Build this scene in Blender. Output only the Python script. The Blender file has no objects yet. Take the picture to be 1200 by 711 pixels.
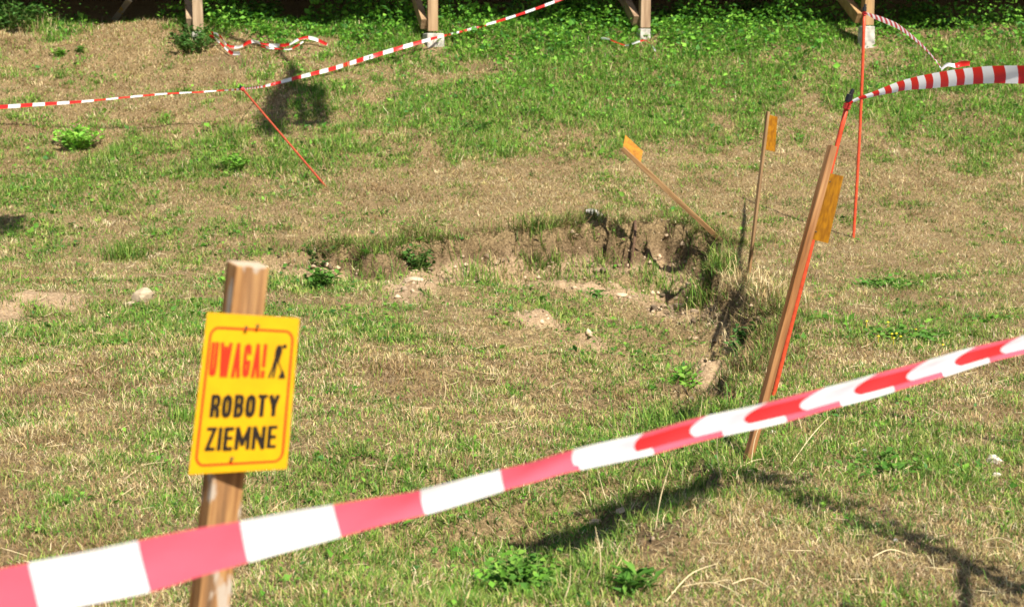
import bpy, math, random
import numpy as np
from mathutils import Vector, Matrix

random.seed(4)
RNG = np.random.default_rng(7)
SC = bpy.context.scene
COL = SC.collection
PI = math.pi

# ------------------------------------------------------------------ camera, sky, sun, exposure
FPX = 1667.0
CZ = 1.75
PITCH = math.atan(275.5 / FPX)
cd = bpy.data.cameras.new('camera')
cam = bpy.data.objects.new('camera', cd)
COL.objects.link(cam)
cam.location = (0, 0, CZ)
cam.rotation_euler = (PI / 2 - PITCH, 0, 0)
cd.sensor_width = 36
cd.lens = 36 * FPX / 1200
cd.clip_start = 0.05
cd.clip_end = 600
cd.dof.use_dof = True
cd.dof.focus_distance = 8.5
cd.dof.aperture_fstop = cd.lens / 1000 / 0.0130
SC.camera = cam

SUN_EL = math.radians(49)
SUN_AZ = math.radians(31)            # to the right of straight behind the camera
TS = Vector((math.sin(SUN_AZ) * math.cos(SUN_EL), -math.cos(SUN_AZ) * math.cos(SUN_EL), math.sin(SUN_EL)))
w = bpy.data.worlds.new('World')
SC.world = w
w.use_nodes = True
nt = w.node_tree
nt.nodes.clear()
sky = nt.nodes.new('ShaderNodeTexSky')
sky.sky_type = 'NISHITA'
sky.sun_disc = False
sky.sun_elevation = SUN_EL
sky.sun_rotation = PI - SUN_AZ
bg = nt.nodes.new('ShaderNodeBackground')
bg.inputs['Strength'].default_value = 0.066
wo = nt.nodes.new('ShaderNodeOutputWorld')
nt.links.new(sky.outputs[0], bg.inputs[0])
nt.links.new(bg.outputs[0], wo.inputs[0])
sl = bpy.data.lights.new('sun', 'SUN')
sl.energy = 5.0
sl.angle = math.radians(0.5)
sl.color = (1.0, 0.945, 0.85)
so = bpy.data.objects.new('sun', sl)
COL.objects.link(so)
so.rotation_euler = TS.to_track_quat('Z', 'Y').to_euler()
so.location = (4, -6, 12)
SC.view_settings.view_transform = 'Standard'
SC.view_settings.look = 'None'
SC.view_settings.gamma = 1
SC.view_settings.exposure = 1.02
SC.view_settings.use_curve_mapping = False

# ------------------------------------------------------------------ pixel <-> place
CP, SP = math.cos(PITCH), math.sin(PITCH)


def ray(px, py):
    a = (px - 600) / FPX
    b = -(py - 355.5) / FPX
    return np.array([a, CP + b * SP, -SP + b * CP])


def P(px, py, Y):
    r = ray(px, py)
    t = Y / r[1]
    return Vector((r[0] * t, Y, CZ + r[2] * t))


def to_px(X, Y, Z):
    dz = Z - CZ
    f = Y * CP - dz * SP
    u = Y * SP + dz * CP
    return 600 + FPX * X / f, 355.5 - FPX * u / f


# ------------------------------------------------------------------ noise
_LAT = RNG.random((256, 256))


def vnoise(x, y):
    xi = np.floor(x).astype(int)
    yi = np.floor(y).astype(int)
    fx = x - xi
    fy = y - yi
    fx = fx * fx * (3 - 2 * fx)
    fy = fy * fy * (3 - 2 * fy)
    a = _LAT[xi & 255, yi & 255]
    b = _LAT[(xi + 1) & 255, yi & 255]
    c = _LAT[xi & 255, (yi + 1) & 255]
    d = _LAT[(xi + 1) & 255, (yi + 1) & 255]
    return (a * (1 - fx) + b * fx) * (1 - fy) + (c * (1 - fx) + d * fx) * fy


def fbm(x, y, o=4):
    s = 0
    n = 0
    a = 1.0
    for i in range(o):
        s = s + a * vnoise(x * 2 ** i + 17.3 * i, y * 2 ** i + 5.1 * i)
        n += a
        a *= 0.55
    return s / n


def ss(a, b, x):
    t = np.clip((x - a) / (b - a), 0, 1)
    return t * t * (3 - 2 * t)


# ------------------------------------------------------------------ terrain
def base_z(X, Y):
    s = np.clip((Y - 13.0) / 8.5, 0, 1)
    k = 0.50 - 0.18 * ss(-3, 4, X)
    z = 2.36 * (k * s + (1 - k) * s * s)
    z = z + 0.75 * ss(22.2, 26.0, Y)
    z = z + 0.10 * (fbm(X * 0.45 + 40, Y * 0.45 + 9, 3) - 0.5) * ss(3, 8, np.abs(Y)) * (1 - ss(60, 90, np.abs(X) + np.abs(Y)))
    z = z + 0.30 * (fbm(X * 0.8 + 3, Y * 0.8 + 71, 3) - 0.5) * ss(16, 19, Y) * (1 - ss(22, 24, Y))
    return z


def ground_hit(px, py, f):
    """where the sight line of a picture point meets the ground"""
    r = ray(px, py)
    lo, hi = 2.0, 40.0
    for n in (220, 24, 24):
        t = np.linspace(lo, hi, n)
        below = (CZ + r[2] * t) < f(r[0] * t, r[1] * t)
        i = int(np.argmax(below)) if below.any() else n - 1
        lo, hi = t[max(i - 1, 0)], t[i]
    t = (lo + hi) / 2
    return Vector((r[0] * t, r[1] * t, CZ + r[2] * t))


RIM_PX = [(215, 322, .02), (290, 304, .13), (372, 290, .25), (440, 292, .27), (500, 280, .36), (545, 284, .34), (590, 271, .40),
          (640, 270, .42), (690, 258, .48), (730, 262, .46), (775, 255, .55), (815, 262, .55), (846, 283, .50), (842, 318, .40),
          (868, 338, .36), (902, 352, .38), (906, 385, .36), (880, 412, .28), (862, 450, .16), (850, 500, .10),
          (845, 545, .11), (822, 575, .18), (770, 606, .24), (708, 642, .23), (650, 668, .17), (590, 690, .10), (530, 716, .02)]
RIM = [tuple(ground_hit(a, b, base_z)[:2]) + (d,) for a, b, d in RIM_PX]


def rim_field(X, Y):
    """signed distance (positive on the dug side) and local depth of the dig"""
    best = np.full(X.shape, 1e9)
    sgn = np.ones(X.shape)
    dep = np.zeros(X.shape)
    for (x0, y0, d0), (x1, y1, d1) in zip(RIM[:-1], RIM[1:]):
        ex, ey = x1 - x0, y1 - y0
        L2 = ex * ex + ey * ey
        t = np.clip(((X - x0) * ex + (Y - y0) * ey) / L2, 0, 1)
        dx, dy = X - (x0 + t * ex), Y - (y0 + t * ey)
        d = np.hypot(dx, dy)
        cr = ex * (Y - y0) - ey * (X - x0)
        m = d < best
        best = np.where(m, d, best)
        sgn = np.where(m, np.where(cr < 0, 1.0, -1.0), sgn)
        dep = np.where(m, d0 + t * (d1 - d0), dep)
    return best * sgn, dep


ELL = [(52, 358, 54, 12, 1.0), (0, 374, 40, 10, 1.0), (168, 350, 16, 10, .8), (480, 338, 34, 20, 1.0), (630, 357, 36, 9, .9), (690, 366, 22, 7, .6),
       (832, 392, 22, 26, .95), (600, 296, 260, 12, .5), (700, 294, 90, 12, .8), (520, 300, 30, 18, .95), (390, 302, 26, 10, .8), (790, 300, 40, 28, .7),
       (735, 632, 60, 24, .55), (690, 650, 22, 14, .6), (955, 22, 24, 12, .9), (875, 372, 22, 26, .8), (770, 640, 40, 20, .75), (1100, 42, 60, 10, .35), (590, 55, 22, 10, .5),
       (560, 78, 40, 8, .4), (350, 30, 14, 6, .6), (265, 72, 40, 14, .4), (150, 390, 0, 0, 0)]


def bare_map(X, Y, px, py):
    b = np.zeros(X.shape)
    for cx, cy, rx, ry, a in ELL:
        if rx == 0:
            continue
        q = ((px - cx) / rx) ** 2 + ((py - cy) / ry) ** 2
        b = np.maximum(b, a * (1 - ss(0.35, 1.25, q + 0.5 * (fbm(X * 6, Y * 6, 2) - 0.5))))
    return b


def hz(X, Y, with_bare=False):
    X = np.asarray(X, float)
    Y = np.asarray(Y, float)
    z = base_z(X, Y)
    sd, dep = rim_field(X, Y)
    n = (fbm(X * 3.1 + 11, Y * 3.1 + 2, 3) - 0.5)
    n2 = (fbm(X * 11 + 5, Y * 11 + 8, 3) - 0.5)
    s = sd + 0.40 * n + 0.20 * n2 + 0.26 * (fbm(X * 1.7 + 31, Y * 1.7 + 12, 2) - 0.5)
    s = s + 0.10 * (fbm(X * 26 + 1, Y * 26 + 9, 2) - 0.5)
    steep = ss(-0.01, 0.09, s)
    talus = ss(0.0, 0.42, s)
    far = 1 - ss(0.55, 2.6 + 1.2 * n, s)
    z = z - dep * (0.60 * steep + 0.40 * talus) * np.where(s > 0.42, far, 1)
    inside = ss(0, 0.3, s) * far * ss(0.05, 0.2, dep)
    z = z + inside * (0.20 * n + 0.14 * n2)
    fade = 1 - ss(40, 70, np.abs(X) + np.abs(Y))
    z = z + fade * (0.022 * (fbm(X * 5.5, Y * 5.5, 3) - 0.5) + 0.012 * (fbm(X * 19, Y * 19, 2) - 0.5))
    for (mx, my, r, h) in HOLES:
        q = np.sqrt((X - mx) ** 2 + ((Y - my) * .8) ** 2) / r + .5 * n2
        z = z - h * (1 - ss(.55, 1.0, q))
    crum = steep * (1 - ss(.35, .7, s)) * ss(.1, .25, dep)
    z = z + crum * (.16 * (fbm(X * 8 + 3, Y * 8, 3) - .5) + .05 * (fbm(X * 24, Y * 24, 2) - .5))
    # mounds of dug soil
    for (mx, my, r, h) in MOUNDS:
        q = ((X - mx) ** 2 + (Y - my) ** 2 * 0.6) / (r * r)
        z = z + h * np.exp(-q * 1.6) * (0.75 + 0.9 * n2 + 0.5 * n)
    if with_bare:
        wall = steep * (1 - ss(0.20, 0.40, s)) * ss(0.10, 0.24, dep) * (.25 + .75 * ss(10.8, 12.3, Y))
        return z, wall, s, dep
    return z


HOLES = []
for a, b, r, h in ((866, 384, .21, .34), (800, 300, .24, .16), (402, 308, .16, .12), (700, 285, .12, .10)):
    p = ground_hit(a, b, base_z)
    HOLES.append((p.x, p.y, r, h))
MOUNDS = []
for a, b, r, h in ((480, 345, .33, .17), (630, 360, .35, .10), (832, 395, .20, .16), (165, 352, .25, .10), (40, 360, .5, .11), (785, 640, .22, .11), (560, 340, .35, .07)):
    p = ground_hit(a, b, base_z)
    MOUNDS.append((p.x, p.y, r, h))


def G(px, py):
    return ground_hit(px, py, hz)


def gz(x, y):
    return float(hz(np.array([x]), np.array([y]))[0])


# ------------------------------------------------------------------ green / dry layout of the lawn
GREEN = [  # cx, cy, rx, ry, strength (+ green, - dry)
    (800, 80, 330, 70, .55), (620, 120, 220, 45, .45), (1120, 85, 120, 50, .45), (480, 40, 130, 30, .55), (700, 20, 220, 30, .5), (330, 25, 110, 22, .6), (430, 160, 120, 25, .35),
    (90, 225, 150, 38, .55), (270, 190, 120, 30, .5), (30, 250, 90, 30, .5), (90, 120, 170, 50, -.35), (230, 85, 130, 40, -.40), (160, 60, 190, 50, -.35),
    (590, 62, 40, 26, -.55), (560, 85, 70, 16, -.45), (490, 88, 60, 20, -.4), (960, 25, 45, 20, -.5), (1110, 38, 90, 20, -.35), (760, 72, 20, 12, -.2), (1060, 60, 40, 20, -.3),
    (600, 215, 420, 26, -.35), (300, 245, 260, 22, -.25), (980, 200, 260, 50, -.25), (1120, 280, 120, 50, -.30), (420, 262, 70, 8, .35), (150, 295, 26, 12, .5),
    (100, 350, 60, 14, -.1), (150, 385, 130, 26, .35), (60, 450, 110, 50, .02), (100, 560, 150, 80, -.05), (200, 420, 80, 40, .15), (130, 660, 160, 60, .12),
    (430, 470, 130, 45, -.25), (560, 430, 150, 30, -.2), (600, 480, 160, 40, .15), (640, 420, 120, 26, -.15), (420, 400, 80, 24, .15), (700, 350, 130, 22, .45), (560, 330, 60, 20, .35), (440, 320, 70, 25, .35),
    (770, 385, 60, 40, .35), (735, 450, 90, 55, .35), (650, 560, 200, 55, .35), (480, 640, 170, 55, .35), (400, 560, 110, 45, .22), (800, 540, 60, 50, .25), (620, 620, 120, 40, .4),
    (650, 670, 60, 36, .5), (330, 660, 90, 50, .2), (1060, 330, 60, 10, .5), (1050, 392, 100, 16, .45), (1030, 545, 110, 26, .32), (1150, 600, 80, 36, .1), (980, 660, 240, 46, -.25), (900, 480, 60, 50, .1),
    (1000, 300, 160, 30, -.25), (880, 340, 50, 24, -.35), (950, 430, 90, 24, -.12), (1120, 470, 120, 40, -.2), (880, 620, 70, 40, -.1), (1100, 230, 100, 24, .05), (960, 240, 60, 24, .1)]


def green_map(X, Y, px, py):
    g = np.full(X.shape, 0.39)
    wx = px + 60 * (fbm(X * 1.3 + 7, Y * 1.3, 2) - .5)
    wy = py + 30 * (fbm(X * 1.3, Y * 1.3 + 31, 2) - .5)
    for cx, cy, rx, ry, a in GREEN:
        q = ((wx - cx) / rx) ** 2 + ((wy - cy) / ry) ** 2
        g = g + a * np.exp(-q)
    g = g + 1.5 * (fbm(X * 3.4 + 70, Y * 3.0, 3) - .5) * (px < 470) * (py < 185)
    # mowing streaks across the slope and blotches
    st = fbm((X + 0.25 * Y) * 0.45 + 3, (Y - 0.22 * X) * 2.6, 3) - .5
    g = g + 0.75 * st * ss(9, 13, Y) * (1 - ss(16, 18.5, Y))
    g = g + 1.2 * (fbm(X * 2.3 + 9, Y * 2.0 + 4, 3) - .5) + .7 * (fbm(X * .9 + 19, Y * .8 + 4, 2) - .5)
    g = g + 0.9 * (fbm(X * 6 + 2, Y * 6 + 13, 2) - .5)
    return np.clip(g, 0.03, 0.97)


# ------------------------------------------------------------------ mesh helpers
def mesh_arrays(name, verts, faces3=None, faces4=None, colors=None, mat=None, smooth=False):
    me = bpy.data.meshes.new(name)
    nv = len(verts)
    n3 = 0 if faces3 is None else len(faces3)
    n4 = 0 if faces4 is None else len(faces4)
    me.vertices.add(nv)
    me.vertices.foreach_set('co', np.asarray(verts, np.float32).ravel())
    me.loops.add(n3 * 3 + n4 * 4)
    li = []
    if n3:
        li.append(np.asarray(faces3).ravel())
    if n4:
        li.append(np.asarray(faces4).ravel())
    me.loops.foreach_set('vertex_index', np.concatenate(li).astype(np.int32))
    me.polygons.add(n3 + n4)
    st = np.concatenate([np.arange(n3) * 3, n3 * 3 + np.arange(n4) * 4]).astype(np.int32)
    me.polygons.foreach_set('loop_start', st)
    if smooth:
        me.polygons.foreach_set('use_smooth', np.ones(n3 + n4, bool))
    me.update(calc_edges=True)
    if colors is not None:
        at = me.attributes.new('Col', 'FLOAT_COLOR', 'POINT')
        c4 = np.ones((nv, 4), np.float32)
        c4[:, :3] = colors
        at.data.foreach_set('color', c4.ravel())
    if mat:
        me.materials.append(mat)
    return me


class MB:
    """collects boxes, bars, prisms and tubes into one mesh"""

    def __init__(s):
        s.v = []
        s.f = []

    def add(s, vs, fs):
        o = len(s.v)
        s.v += [tuple(v) for v in vs]
        s.f += [tuple(i + o for i in f) for f in fs]
        return s

    def bar(s, a, b, side, w, t, w2=None, t2=None, jit=0.0):
        a, b = Vector(a), Vector(b)
        ax = (b - a).normalized()
        sx = Vector(side)
        sx = (sx - ax * sx.dot(ax)).normalized()
        sy = ax.cross(sx)
        w2 = w if w2 is None else w2
        t2 = t if t2 is None else t2
        N = 6 if jit else 1
        vs = []
        for k in range(N + 1):
            q = k / N
            c = a.lerp(b, q)
            W = w + (w2 - w) * q
            T = t + (t2 - t) * q
            for i, j in ((-1, -1), (1, -1), (1, 1), (-1, 1)):
                vs.append(c + sx * (i * W / 2 + random.uniform(-jit, jit)) + sy * (j * T / 2 + random.uniform(-jit, jit)))
        fs = [(3, 2, 1, 0), tuple(N * 4 + i for i in range(4))]
        for k in range(N):
            for i in range(4):
                j = (i + 1) % 4
                fs.append((k * 4 + i, k * 4 + j, k * 4 + 4 + j, k * 4 + 4 + i))
        return s.add(vs, fs)

    def tube(s, pts, r, n=10, cap=True):
        pts = [Vector(p) for p in pts]
        rr = r if isinstance(r, (list, tuple)) else [r] * len(pts)
        vs, fs = [], []
        for i, p in enumerate(pts):
            d = (pts[min(i + 1, len(pts) - 1)] - pts[max(i - 1, 0)]).normalized()
            u = d.cross(Vector((0.31, 0.2, 0.93))).normalized()
            v = d.cross(u)
            for k in range(n):
                a = 2 * PI * k / n
                vs.append(p + (u * math.cos(a) + v * math.sin(a)) * rr[i])
        for i in range(len(pts) - 1):
            for k in range(n):
                j = (k + 1) % n
                fs.append((i * n + k, i * n + j, i * n + n + j, i * n + n + k))
        if cap:
            fs.append(tuple(reversed(range(n))))
            fs.append(tuple((len(pts) - 1) * n + k for k in range(n)))
        return s.add(vs, fs)

    def build(s, name, mat, parent=None, bevel=0, smooth=False):
        me = bpy.data.meshes.new(name)
        me.from_pydata(s.v, [], s.f)
        me.update()
        me.materials.append(mat)
        if smooth:
            me.polygons.foreach_set('use_smooth', np.ones(len(me.polygons), bool))
        o = link(name, me, parent)
        if bevel:
            m = o.modifiers.new('bevel', 'BEVEL')
            m.width = bevel
            m.segments = 2
            m.limit_method = 'ANGLE'
        return o


def link(name, me, parent=None):
    o = bpy.data.objects.new(name, me)
    COL.objects.link(o)
    if parent is not None:
        o.parent = parent
        o.matrix_parent_inverse = Matrix.Translation(-parent.location) if parent.parent is None else Matrix.Identity(4)
    return o


def tag(o, label=None, cat=None, group=None, kind=None):
    if label:
        o['label'] = label
    if cat:
        o['category'] = cat
    if group:
        o['group'] = group
    if kind:
        o['kind'] = kind
    return o


def thing(name, loc, label, cat, group=None):
    o = bpy.data.objects.new(name, None)
    COL.objects.link(o)
    o.location = loc
    o.empty_display_size = 0.1
    return tag(o, label, cat, group)


# ------------------------------------------------------------------ materials
def mat_new(name):
    m = bpy.data.materials.new(name)
    m.use_nodes = True
    n = m.node_tree
    b = n.nodes['Principled BSDF']
    return m, n, b


def N(n, t, **k):
    o = n.nodes.new(t)
    for a, v in k.items():
        if a in o.inputs.keys():
            o.inputs[a].default_value = v
        else:
            setattr(o, a, v)
    return o


def ramp(n, src, stops):
    r = n.nodes.new('ShaderNodeValToRGB')
    e = r.color_ramp.elements
    while len(e) < len(stops):
        e.new(0.5)
    for i, (p, c) in enumerate(stops):
        e[i].position = p
        e[i].color = tuple(c) + (1,)
    n.links.new(src, r.inputs[0])
    return r


def m_simple(name, c, rough=.6, var=.15, scale=30, bump=0.0, spec=.3):
    m, n, b = mat_new(name)
    tc = N(n, 'ShaderNodeTexCoord')
    no = N(n, 'ShaderNodeTexNoise', Scale=scale, Detail=5.0)
    n.links.new(tc.outputs['Object'], no.inputs['Vector'])
    r = ramp(n, no.outputs['Fac'], [(.3, [x * (1 - var) for x in c]), (.7, [min(1, x * (1 + var)) for x in c])])
    n.links.new(r.outputs[0], b.inputs['Base Color'])
    b.inputs['Roughness'].default_value = rough
    b.inputs['Specular IOR Level'].default_value = spec
    if bump:
        bp = N(n, 'ShaderNodeBump', Strength=bump, Distance=.01)
        n.links.new(no.outputs['Fac'], bp.inputs['Height'])
        n.links.new(bp.outputs[0], b.inputs['Normal'])
    return m


def m_wood(name, stops, axis, paint=None, scale=26, stretch=.06):
    """grain stretched along axis, optional flakes of pale old paint"""
    m, n, b = mat_new(name)
    tc = N(n, 'ShaderNodeTexCoord')
    ax = Vector(axis).normalized()
    rot = ax.to_track_quat('Z', 'Y').to_matrix().inverted().to_euler()
    mp0 = N(n, 'ShaderNodeMapping')
    mp0.inputs['Rotation'].default_value = rot
    mp = N(n, 'ShaderNodeMapping')
    mp.inputs['Scale'].default_value = (1, 1, stretch)
    n.links.new(tc.outputs['Object'], mp0.inputs[0])
    n.links.new(mp0.outputs[0], mp.inputs[0])
    no = N(n, 'ShaderNodeTexNoise', Scale=scale, Detail=6.0, Roughness=.65)
    n.links.new(mp.outputs[0], no.inputs['Vector'])
    r = ramp(n, no.outputs['Fac'], stops)
    out = r.outputs[0]
    if paint:
        mp2 = N(n, 'ShaderNodeMapping')
        mp2.inputs['Scale'].default_value = (1, 1, .35)
        n.links.new(mp0.outputs[0], mp2.inputs[0])
        n2 = N(n, 'ShaderNodeTexNoise', Scale=paint[1], Detail=4.0)
        n.links.new(mp2.outputs[0], n2.inputs['Vector'])
        rr = ramp(n, n2.outputs['Fac'], [(paint[2], (0, 0, 0)), (paint[2] + .05, (1, 1, 1))])
        mx = N(n, 'ShaderNodeMix', data_type='RGBA')
        n.links.new(rr.outputs[0], mx.inputs[0])
        n.links.new(out, mx.inputs[6])
        mx.inputs[7].default_value = tuple(paint[0]) + (1,)
        out = mx.outputs[2]
    # grey weathering in blotches, pale sawn ends
    nb = N(n, 'ShaderNodeTexNoise', Scale=9.0, Detail=5.0)
    n.links.new(mp.outputs[0], nb.inputs['Vector'])
    wr = ramp(n, nb.outputs['Fac'], [(.45, (0, 0, 0)), (.72, (.28, .28, .28))])
    mg = N(n, 'ShaderNodeMix', data_type='RGBA')
    n.links.new(wr.outputs[0], mg.inputs[0])
    n.links.new(out, mg.inputs[6])
    mg.inputs[7].default_value = (.30, .235, .15, 1)
    ge = N(n, 'ShaderNodeNewGeometry')
    dt = N(n, 'ShaderNodeVectorMath', operation='DOT_PRODUCT')
    n.links.new(ge.outputs['Normal'], dt.inputs[0])
    dt.inputs[1].default_value = tuple(ax)
    en = ramp(n, dt.outputs['Value'], [(.90, (0, 0, 0)), (.97, (1, 1, 1))])
    m2 = N(n, 'ShaderNodeMix', data_type='RGBA')
    n.links.new(en.outputs[0], m2.inputs[0])
    n.links.new(mg.outputs[2], m2.inputs[6])
    m2.inputs[7].default_value = (.42, .33, .23, 1)
    out = m2.outputs[2]
    n.links.new(out, b.inputs['Base Color'])
    b.inputs['Roughness'].default_value = .8
    b.inputs['Specular IOR Level'].default_value = .15
    bp = N(n, 'ShaderNodeBump', Strength=.6, Distance=.005)
    n.links.new(no.outputs['Fac'], bp.inputs['Height'])
    n.links.new(bp.outputs[0], b.inputs['Normal'])
    return m


def m_leafy(name, trans=.35, rough=.6, spec=.25):
    m, n, b = mat_new(name)
    at = N(n, 'ShaderNodeAttribute', attribute_name='Col')
    n.links.new(at.outputs['Color'], b.inputs['Base Color'])
    b.inputs['Roughness'].default_value = rough
    b.inputs['Specular IOR Level'].default_value = spec
    tr = N(n, 'ShaderNodeBsdfTranslucent')
    n.links.new(at.outputs['Color'], tr.inputs['Color'])
    mx = N(n, 'ShaderNodeMixShader')
    mx.inputs[0].default_value = trans
    n.links.new(b.outputs[0], mx.inputs[1])
    n.links.new(tr.outputs[0], mx.inputs[2])
    n.links.new(mx.outputs[0], n.nodes['Material Output'].inputs['Surface'])
    return m


def m_plastic(name, c, trans, rough=.4, spec=.4, streak=None):
    m, n, b = mat_new(name)
    b.inputs['Base Color'].default_value = tuple(c) + (1,)
    b.inputs['Roughness'].default_value = rough
    b.inputs['Specular IOR Level'].default_value = spec
    tr = N(n, 'ShaderNodeBsdfTranslucent')
    tr.inputs[0].default_value = tuple(c) + (1,)
    if streak:
        tc = N(n, 'ShaderNodeTexCoord')
        no = N(n, 'ShaderNodeTexNoise', Scale=streak[0], Detail=3.0)
        n.links.new(tc.outputs['Object'], no.inputs['Vector'])
        r = ramp(n, no.outputs['Fac'], [(.35, streak[1]), (.65, c)])
        n.links.new(r.outputs[0], b.inputs['Base Color'])
        n.links.new(r.outputs[0], tr.inputs[0])
    mx = N(n, 'ShaderNodeMixShader')
    mx.inputs[0].default_value = trans
    n.links.new(b.outputs[0], mx.inputs[1])
    n.links.new(tr.outputs[0], mx.inputs[2])
    n.links.new(mx.outputs[0], n.nodes['Material Output'].inputs['Surface'])
    return m


def m_tape(name, red, white=(.86, .85, .86), duty=.5, trans=.30, rough=.38):
    """stripes along the ribbon: U of the UV map counts stripe pairs"""
    m, n, b = mat_new(name)
    uv = N(n, 'ShaderNodeUVMap')
    sp = N(n, 'ShaderNodeSeparateXYZ')
    n.links.new(uv.outputs[0], sp.inputs[0])
    fr = N(n, 'ShaderNodeMath', operation='FRACT')
    n.links.new(sp.outputs[0], fr.inputs[0])
    r = n.nodes.new('ShaderNodeValToRGB')
    r.color_ramp.interpolation = 'CONSTANT'
    e = r.color_ramp.elements
    e[0].position = 0
    e[0].color = tuple(red) + (1,)
    e[1].position = duty
    e[1].color = tuple(white) + (1,)
    n.links.new(fr.outputs[0], r.inputs[0])
    tc = N(n, 'ShaderNodeTexCoord')
    no = N(n, 'ShaderNodeTexNoise', Scale=9.0, Detail=3.0)
    n.links.new(tc.outputs['Object'], no.inputs['Vector'])
    bp = N(n, 'ShaderNodeBump', Strength=.25, Distance=.02)
    n.links.new(no.outputs['Fac'], bp.inputs['Height'])
    n.links.new(r.outputs[0], b.inputs['Base Color'])
    n.links.new(bp.outputs[0], b.inputs['Normal'])
    b.inputs['Roughness'].default_value = rough
    b.inputs['Specular IOR Level'].default_value = .5
    tr = N(n, 'ShaderNodeBsdfTranslucent')
    n.links.new(r.outputs[0], tr.inputs[0])
    mx = N(n, 'ShaderNodeMixShader')
    mx.inputs[0].default_value = trans
    n.links.new(b.outputs[0], mx.inputs[1])
    n.links.new(tr.outputs[0], mx.inputs[2])
    n.links.new(mx.outputs[0], n.nodes['Material Output'].inputs['Surface'])
    return m


M_GRASS = m_leafy('grass_blade', .30, .65, .18)
M_LEAF = m_leafy('leaf', .32, .60, .16)
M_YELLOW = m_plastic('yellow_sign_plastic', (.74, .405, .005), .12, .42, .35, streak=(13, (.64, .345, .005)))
M_YBACK = m_plastic('amber_sign_plastic', (.48, .205, .005), .25, .5, .25, streak=(22, (.28, .105, .004)))  # darker amber than the front board, with darker streaks
M_RED = m_simple('red_ink', (.72, .030, .008), .45, .06)
M_BLACK = m_simple('black_ink', (.016, .011, .008), .5, .1)
M_NAIL = m_simple('nail_rust', (.10, .06, .03), .5, .3)
M_ROD = m_simple('orange_red_rod_paint', (.52, .062, .022), .5, .25, 40)
M_ROD_OLD = m_simple('weathered_red_rod_paint', (.30, .05, .02), .6, .35, 40)
M_CAP = m_simple('black_rubber', (.012, .012, .014), .45, .2)
M_CONC = m_simple('concrete', (.38, .35, .30), .95, .42, 11, .8)
M_ROCK = m_simple('pale_limestone', (.55, .48, .37), .9, .18, 14, .6)
M_TANROCK = m_simple('sandy_stone', (.38, .29, .19), .95, .25, 12, .8)
M_CLAY = m_simple('dry_clay', (.44, .33, .21), .95, .25, 14, .7)
M_SLATE = m_simple('grey_slab', (.46, .43, .38), .85, .2, 22, .5)
M_TAPE_NEAR = m_tape('barrier_tape_pink_glare', (.78, .115, .17), (.80, .79, .80))  # pinkish red: thin single layer, with glare put into the colour
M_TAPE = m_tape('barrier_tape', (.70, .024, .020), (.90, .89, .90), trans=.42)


def m_ground():
    m, n, b = mat_new('soil_and_thatch')
    tc = N(n, 'ShaderNodeTexCoord')
    big = N(n, 'ShaderNodeTexNoise', Scale=2.2, Detail=6.0, Roughness=.6)
    fine = N(n, 'ShaderNodeTexNoise', Scale=55.0, Detail=6.0, Roughness=.7)
    mp = N(n, 'ShaderNodeMapping')
    mp.inputs['Scale'].default_value = (1, 1, 1)
    for q in (big, fine):
        n.links.new(tc.outputs['Object'], q.inputs['Vector'])
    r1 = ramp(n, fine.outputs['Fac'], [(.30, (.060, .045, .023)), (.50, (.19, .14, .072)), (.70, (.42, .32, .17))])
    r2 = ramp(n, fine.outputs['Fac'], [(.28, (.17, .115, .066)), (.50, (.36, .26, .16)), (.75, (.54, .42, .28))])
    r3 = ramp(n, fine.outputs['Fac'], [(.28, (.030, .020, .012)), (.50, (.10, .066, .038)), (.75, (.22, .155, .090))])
    rb = ramp(n, big.outputs['Fac'], [(.35, (.85, .80, .75)), (.65, (1.1, 1.05, 1.0))])
    at = N(n, 'ShaderNodeAttribute', attribute_name='Col')
    sp = N(n, 'ShaderNodeSeparateColor')
    n.links.new(at.outputs['Color'], sp.inputs[0])
    mx = N(n, 'ShaderNodeMix', data_type='RGBA')
    n.links.new(sp.outputs[0], mx.inputs[0])
    n.links.new(r1.outputs[0], mx.inputs[6])
    top = N(n, 'ShaderNodeMix', data_type='RGBA')      # darker topsoil under the turf, plus painted shade of two hollows
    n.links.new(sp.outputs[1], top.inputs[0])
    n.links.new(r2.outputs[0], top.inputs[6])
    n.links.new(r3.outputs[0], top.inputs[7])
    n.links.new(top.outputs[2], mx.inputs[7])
    mu = N(n, 'ShaderNodeMix', data_type='RGBA', blend_type='MULTIPLY')
    mu.inputs[0].default_value = 1
    n.links.new(mx.outputs[2], mu.inputs[6])
    n.links.new(rb.outputs[0], mu.inputs[7])
    n.links.new(mu.outputs[2], b.inputs['Base Color'])
    b.inputs['Roughness'].default_value = .95
    b.inputs['Specular IOR Level'].default_value = .1
    bp = N(n, 'ShaderNodeBump', Strength=.9, Distance=.03)
    md = N(n, 'ShaderNodeTexNoise', Scale=24.0, Detail=8.0, Roughness=.7)
    n.links.new(tc.outputs['Object'], md.inputs['Vector'])
    n.links.new(md.outputs['Fac'], bp.inputs['Height'])
    n.links.new(bp.outputs[0], b.inputs['Normal'])
    return m


# ------------------------------------------------------------------ ground sheet
def stretch(lo, hi, step, far, k=1.25):
    core = list(np.arange(lo, hi + 1e-6, step))
    a, d = [], step
    x = lo
    while x > -far:
        d *= k
        x -= d
        a.append(x)
    c, d = [], step
    x = core[-1]
    while x < far:
        d *= k
        x += d
        c.append(x)
    return np.array(a[::-1] + core + c)


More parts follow.
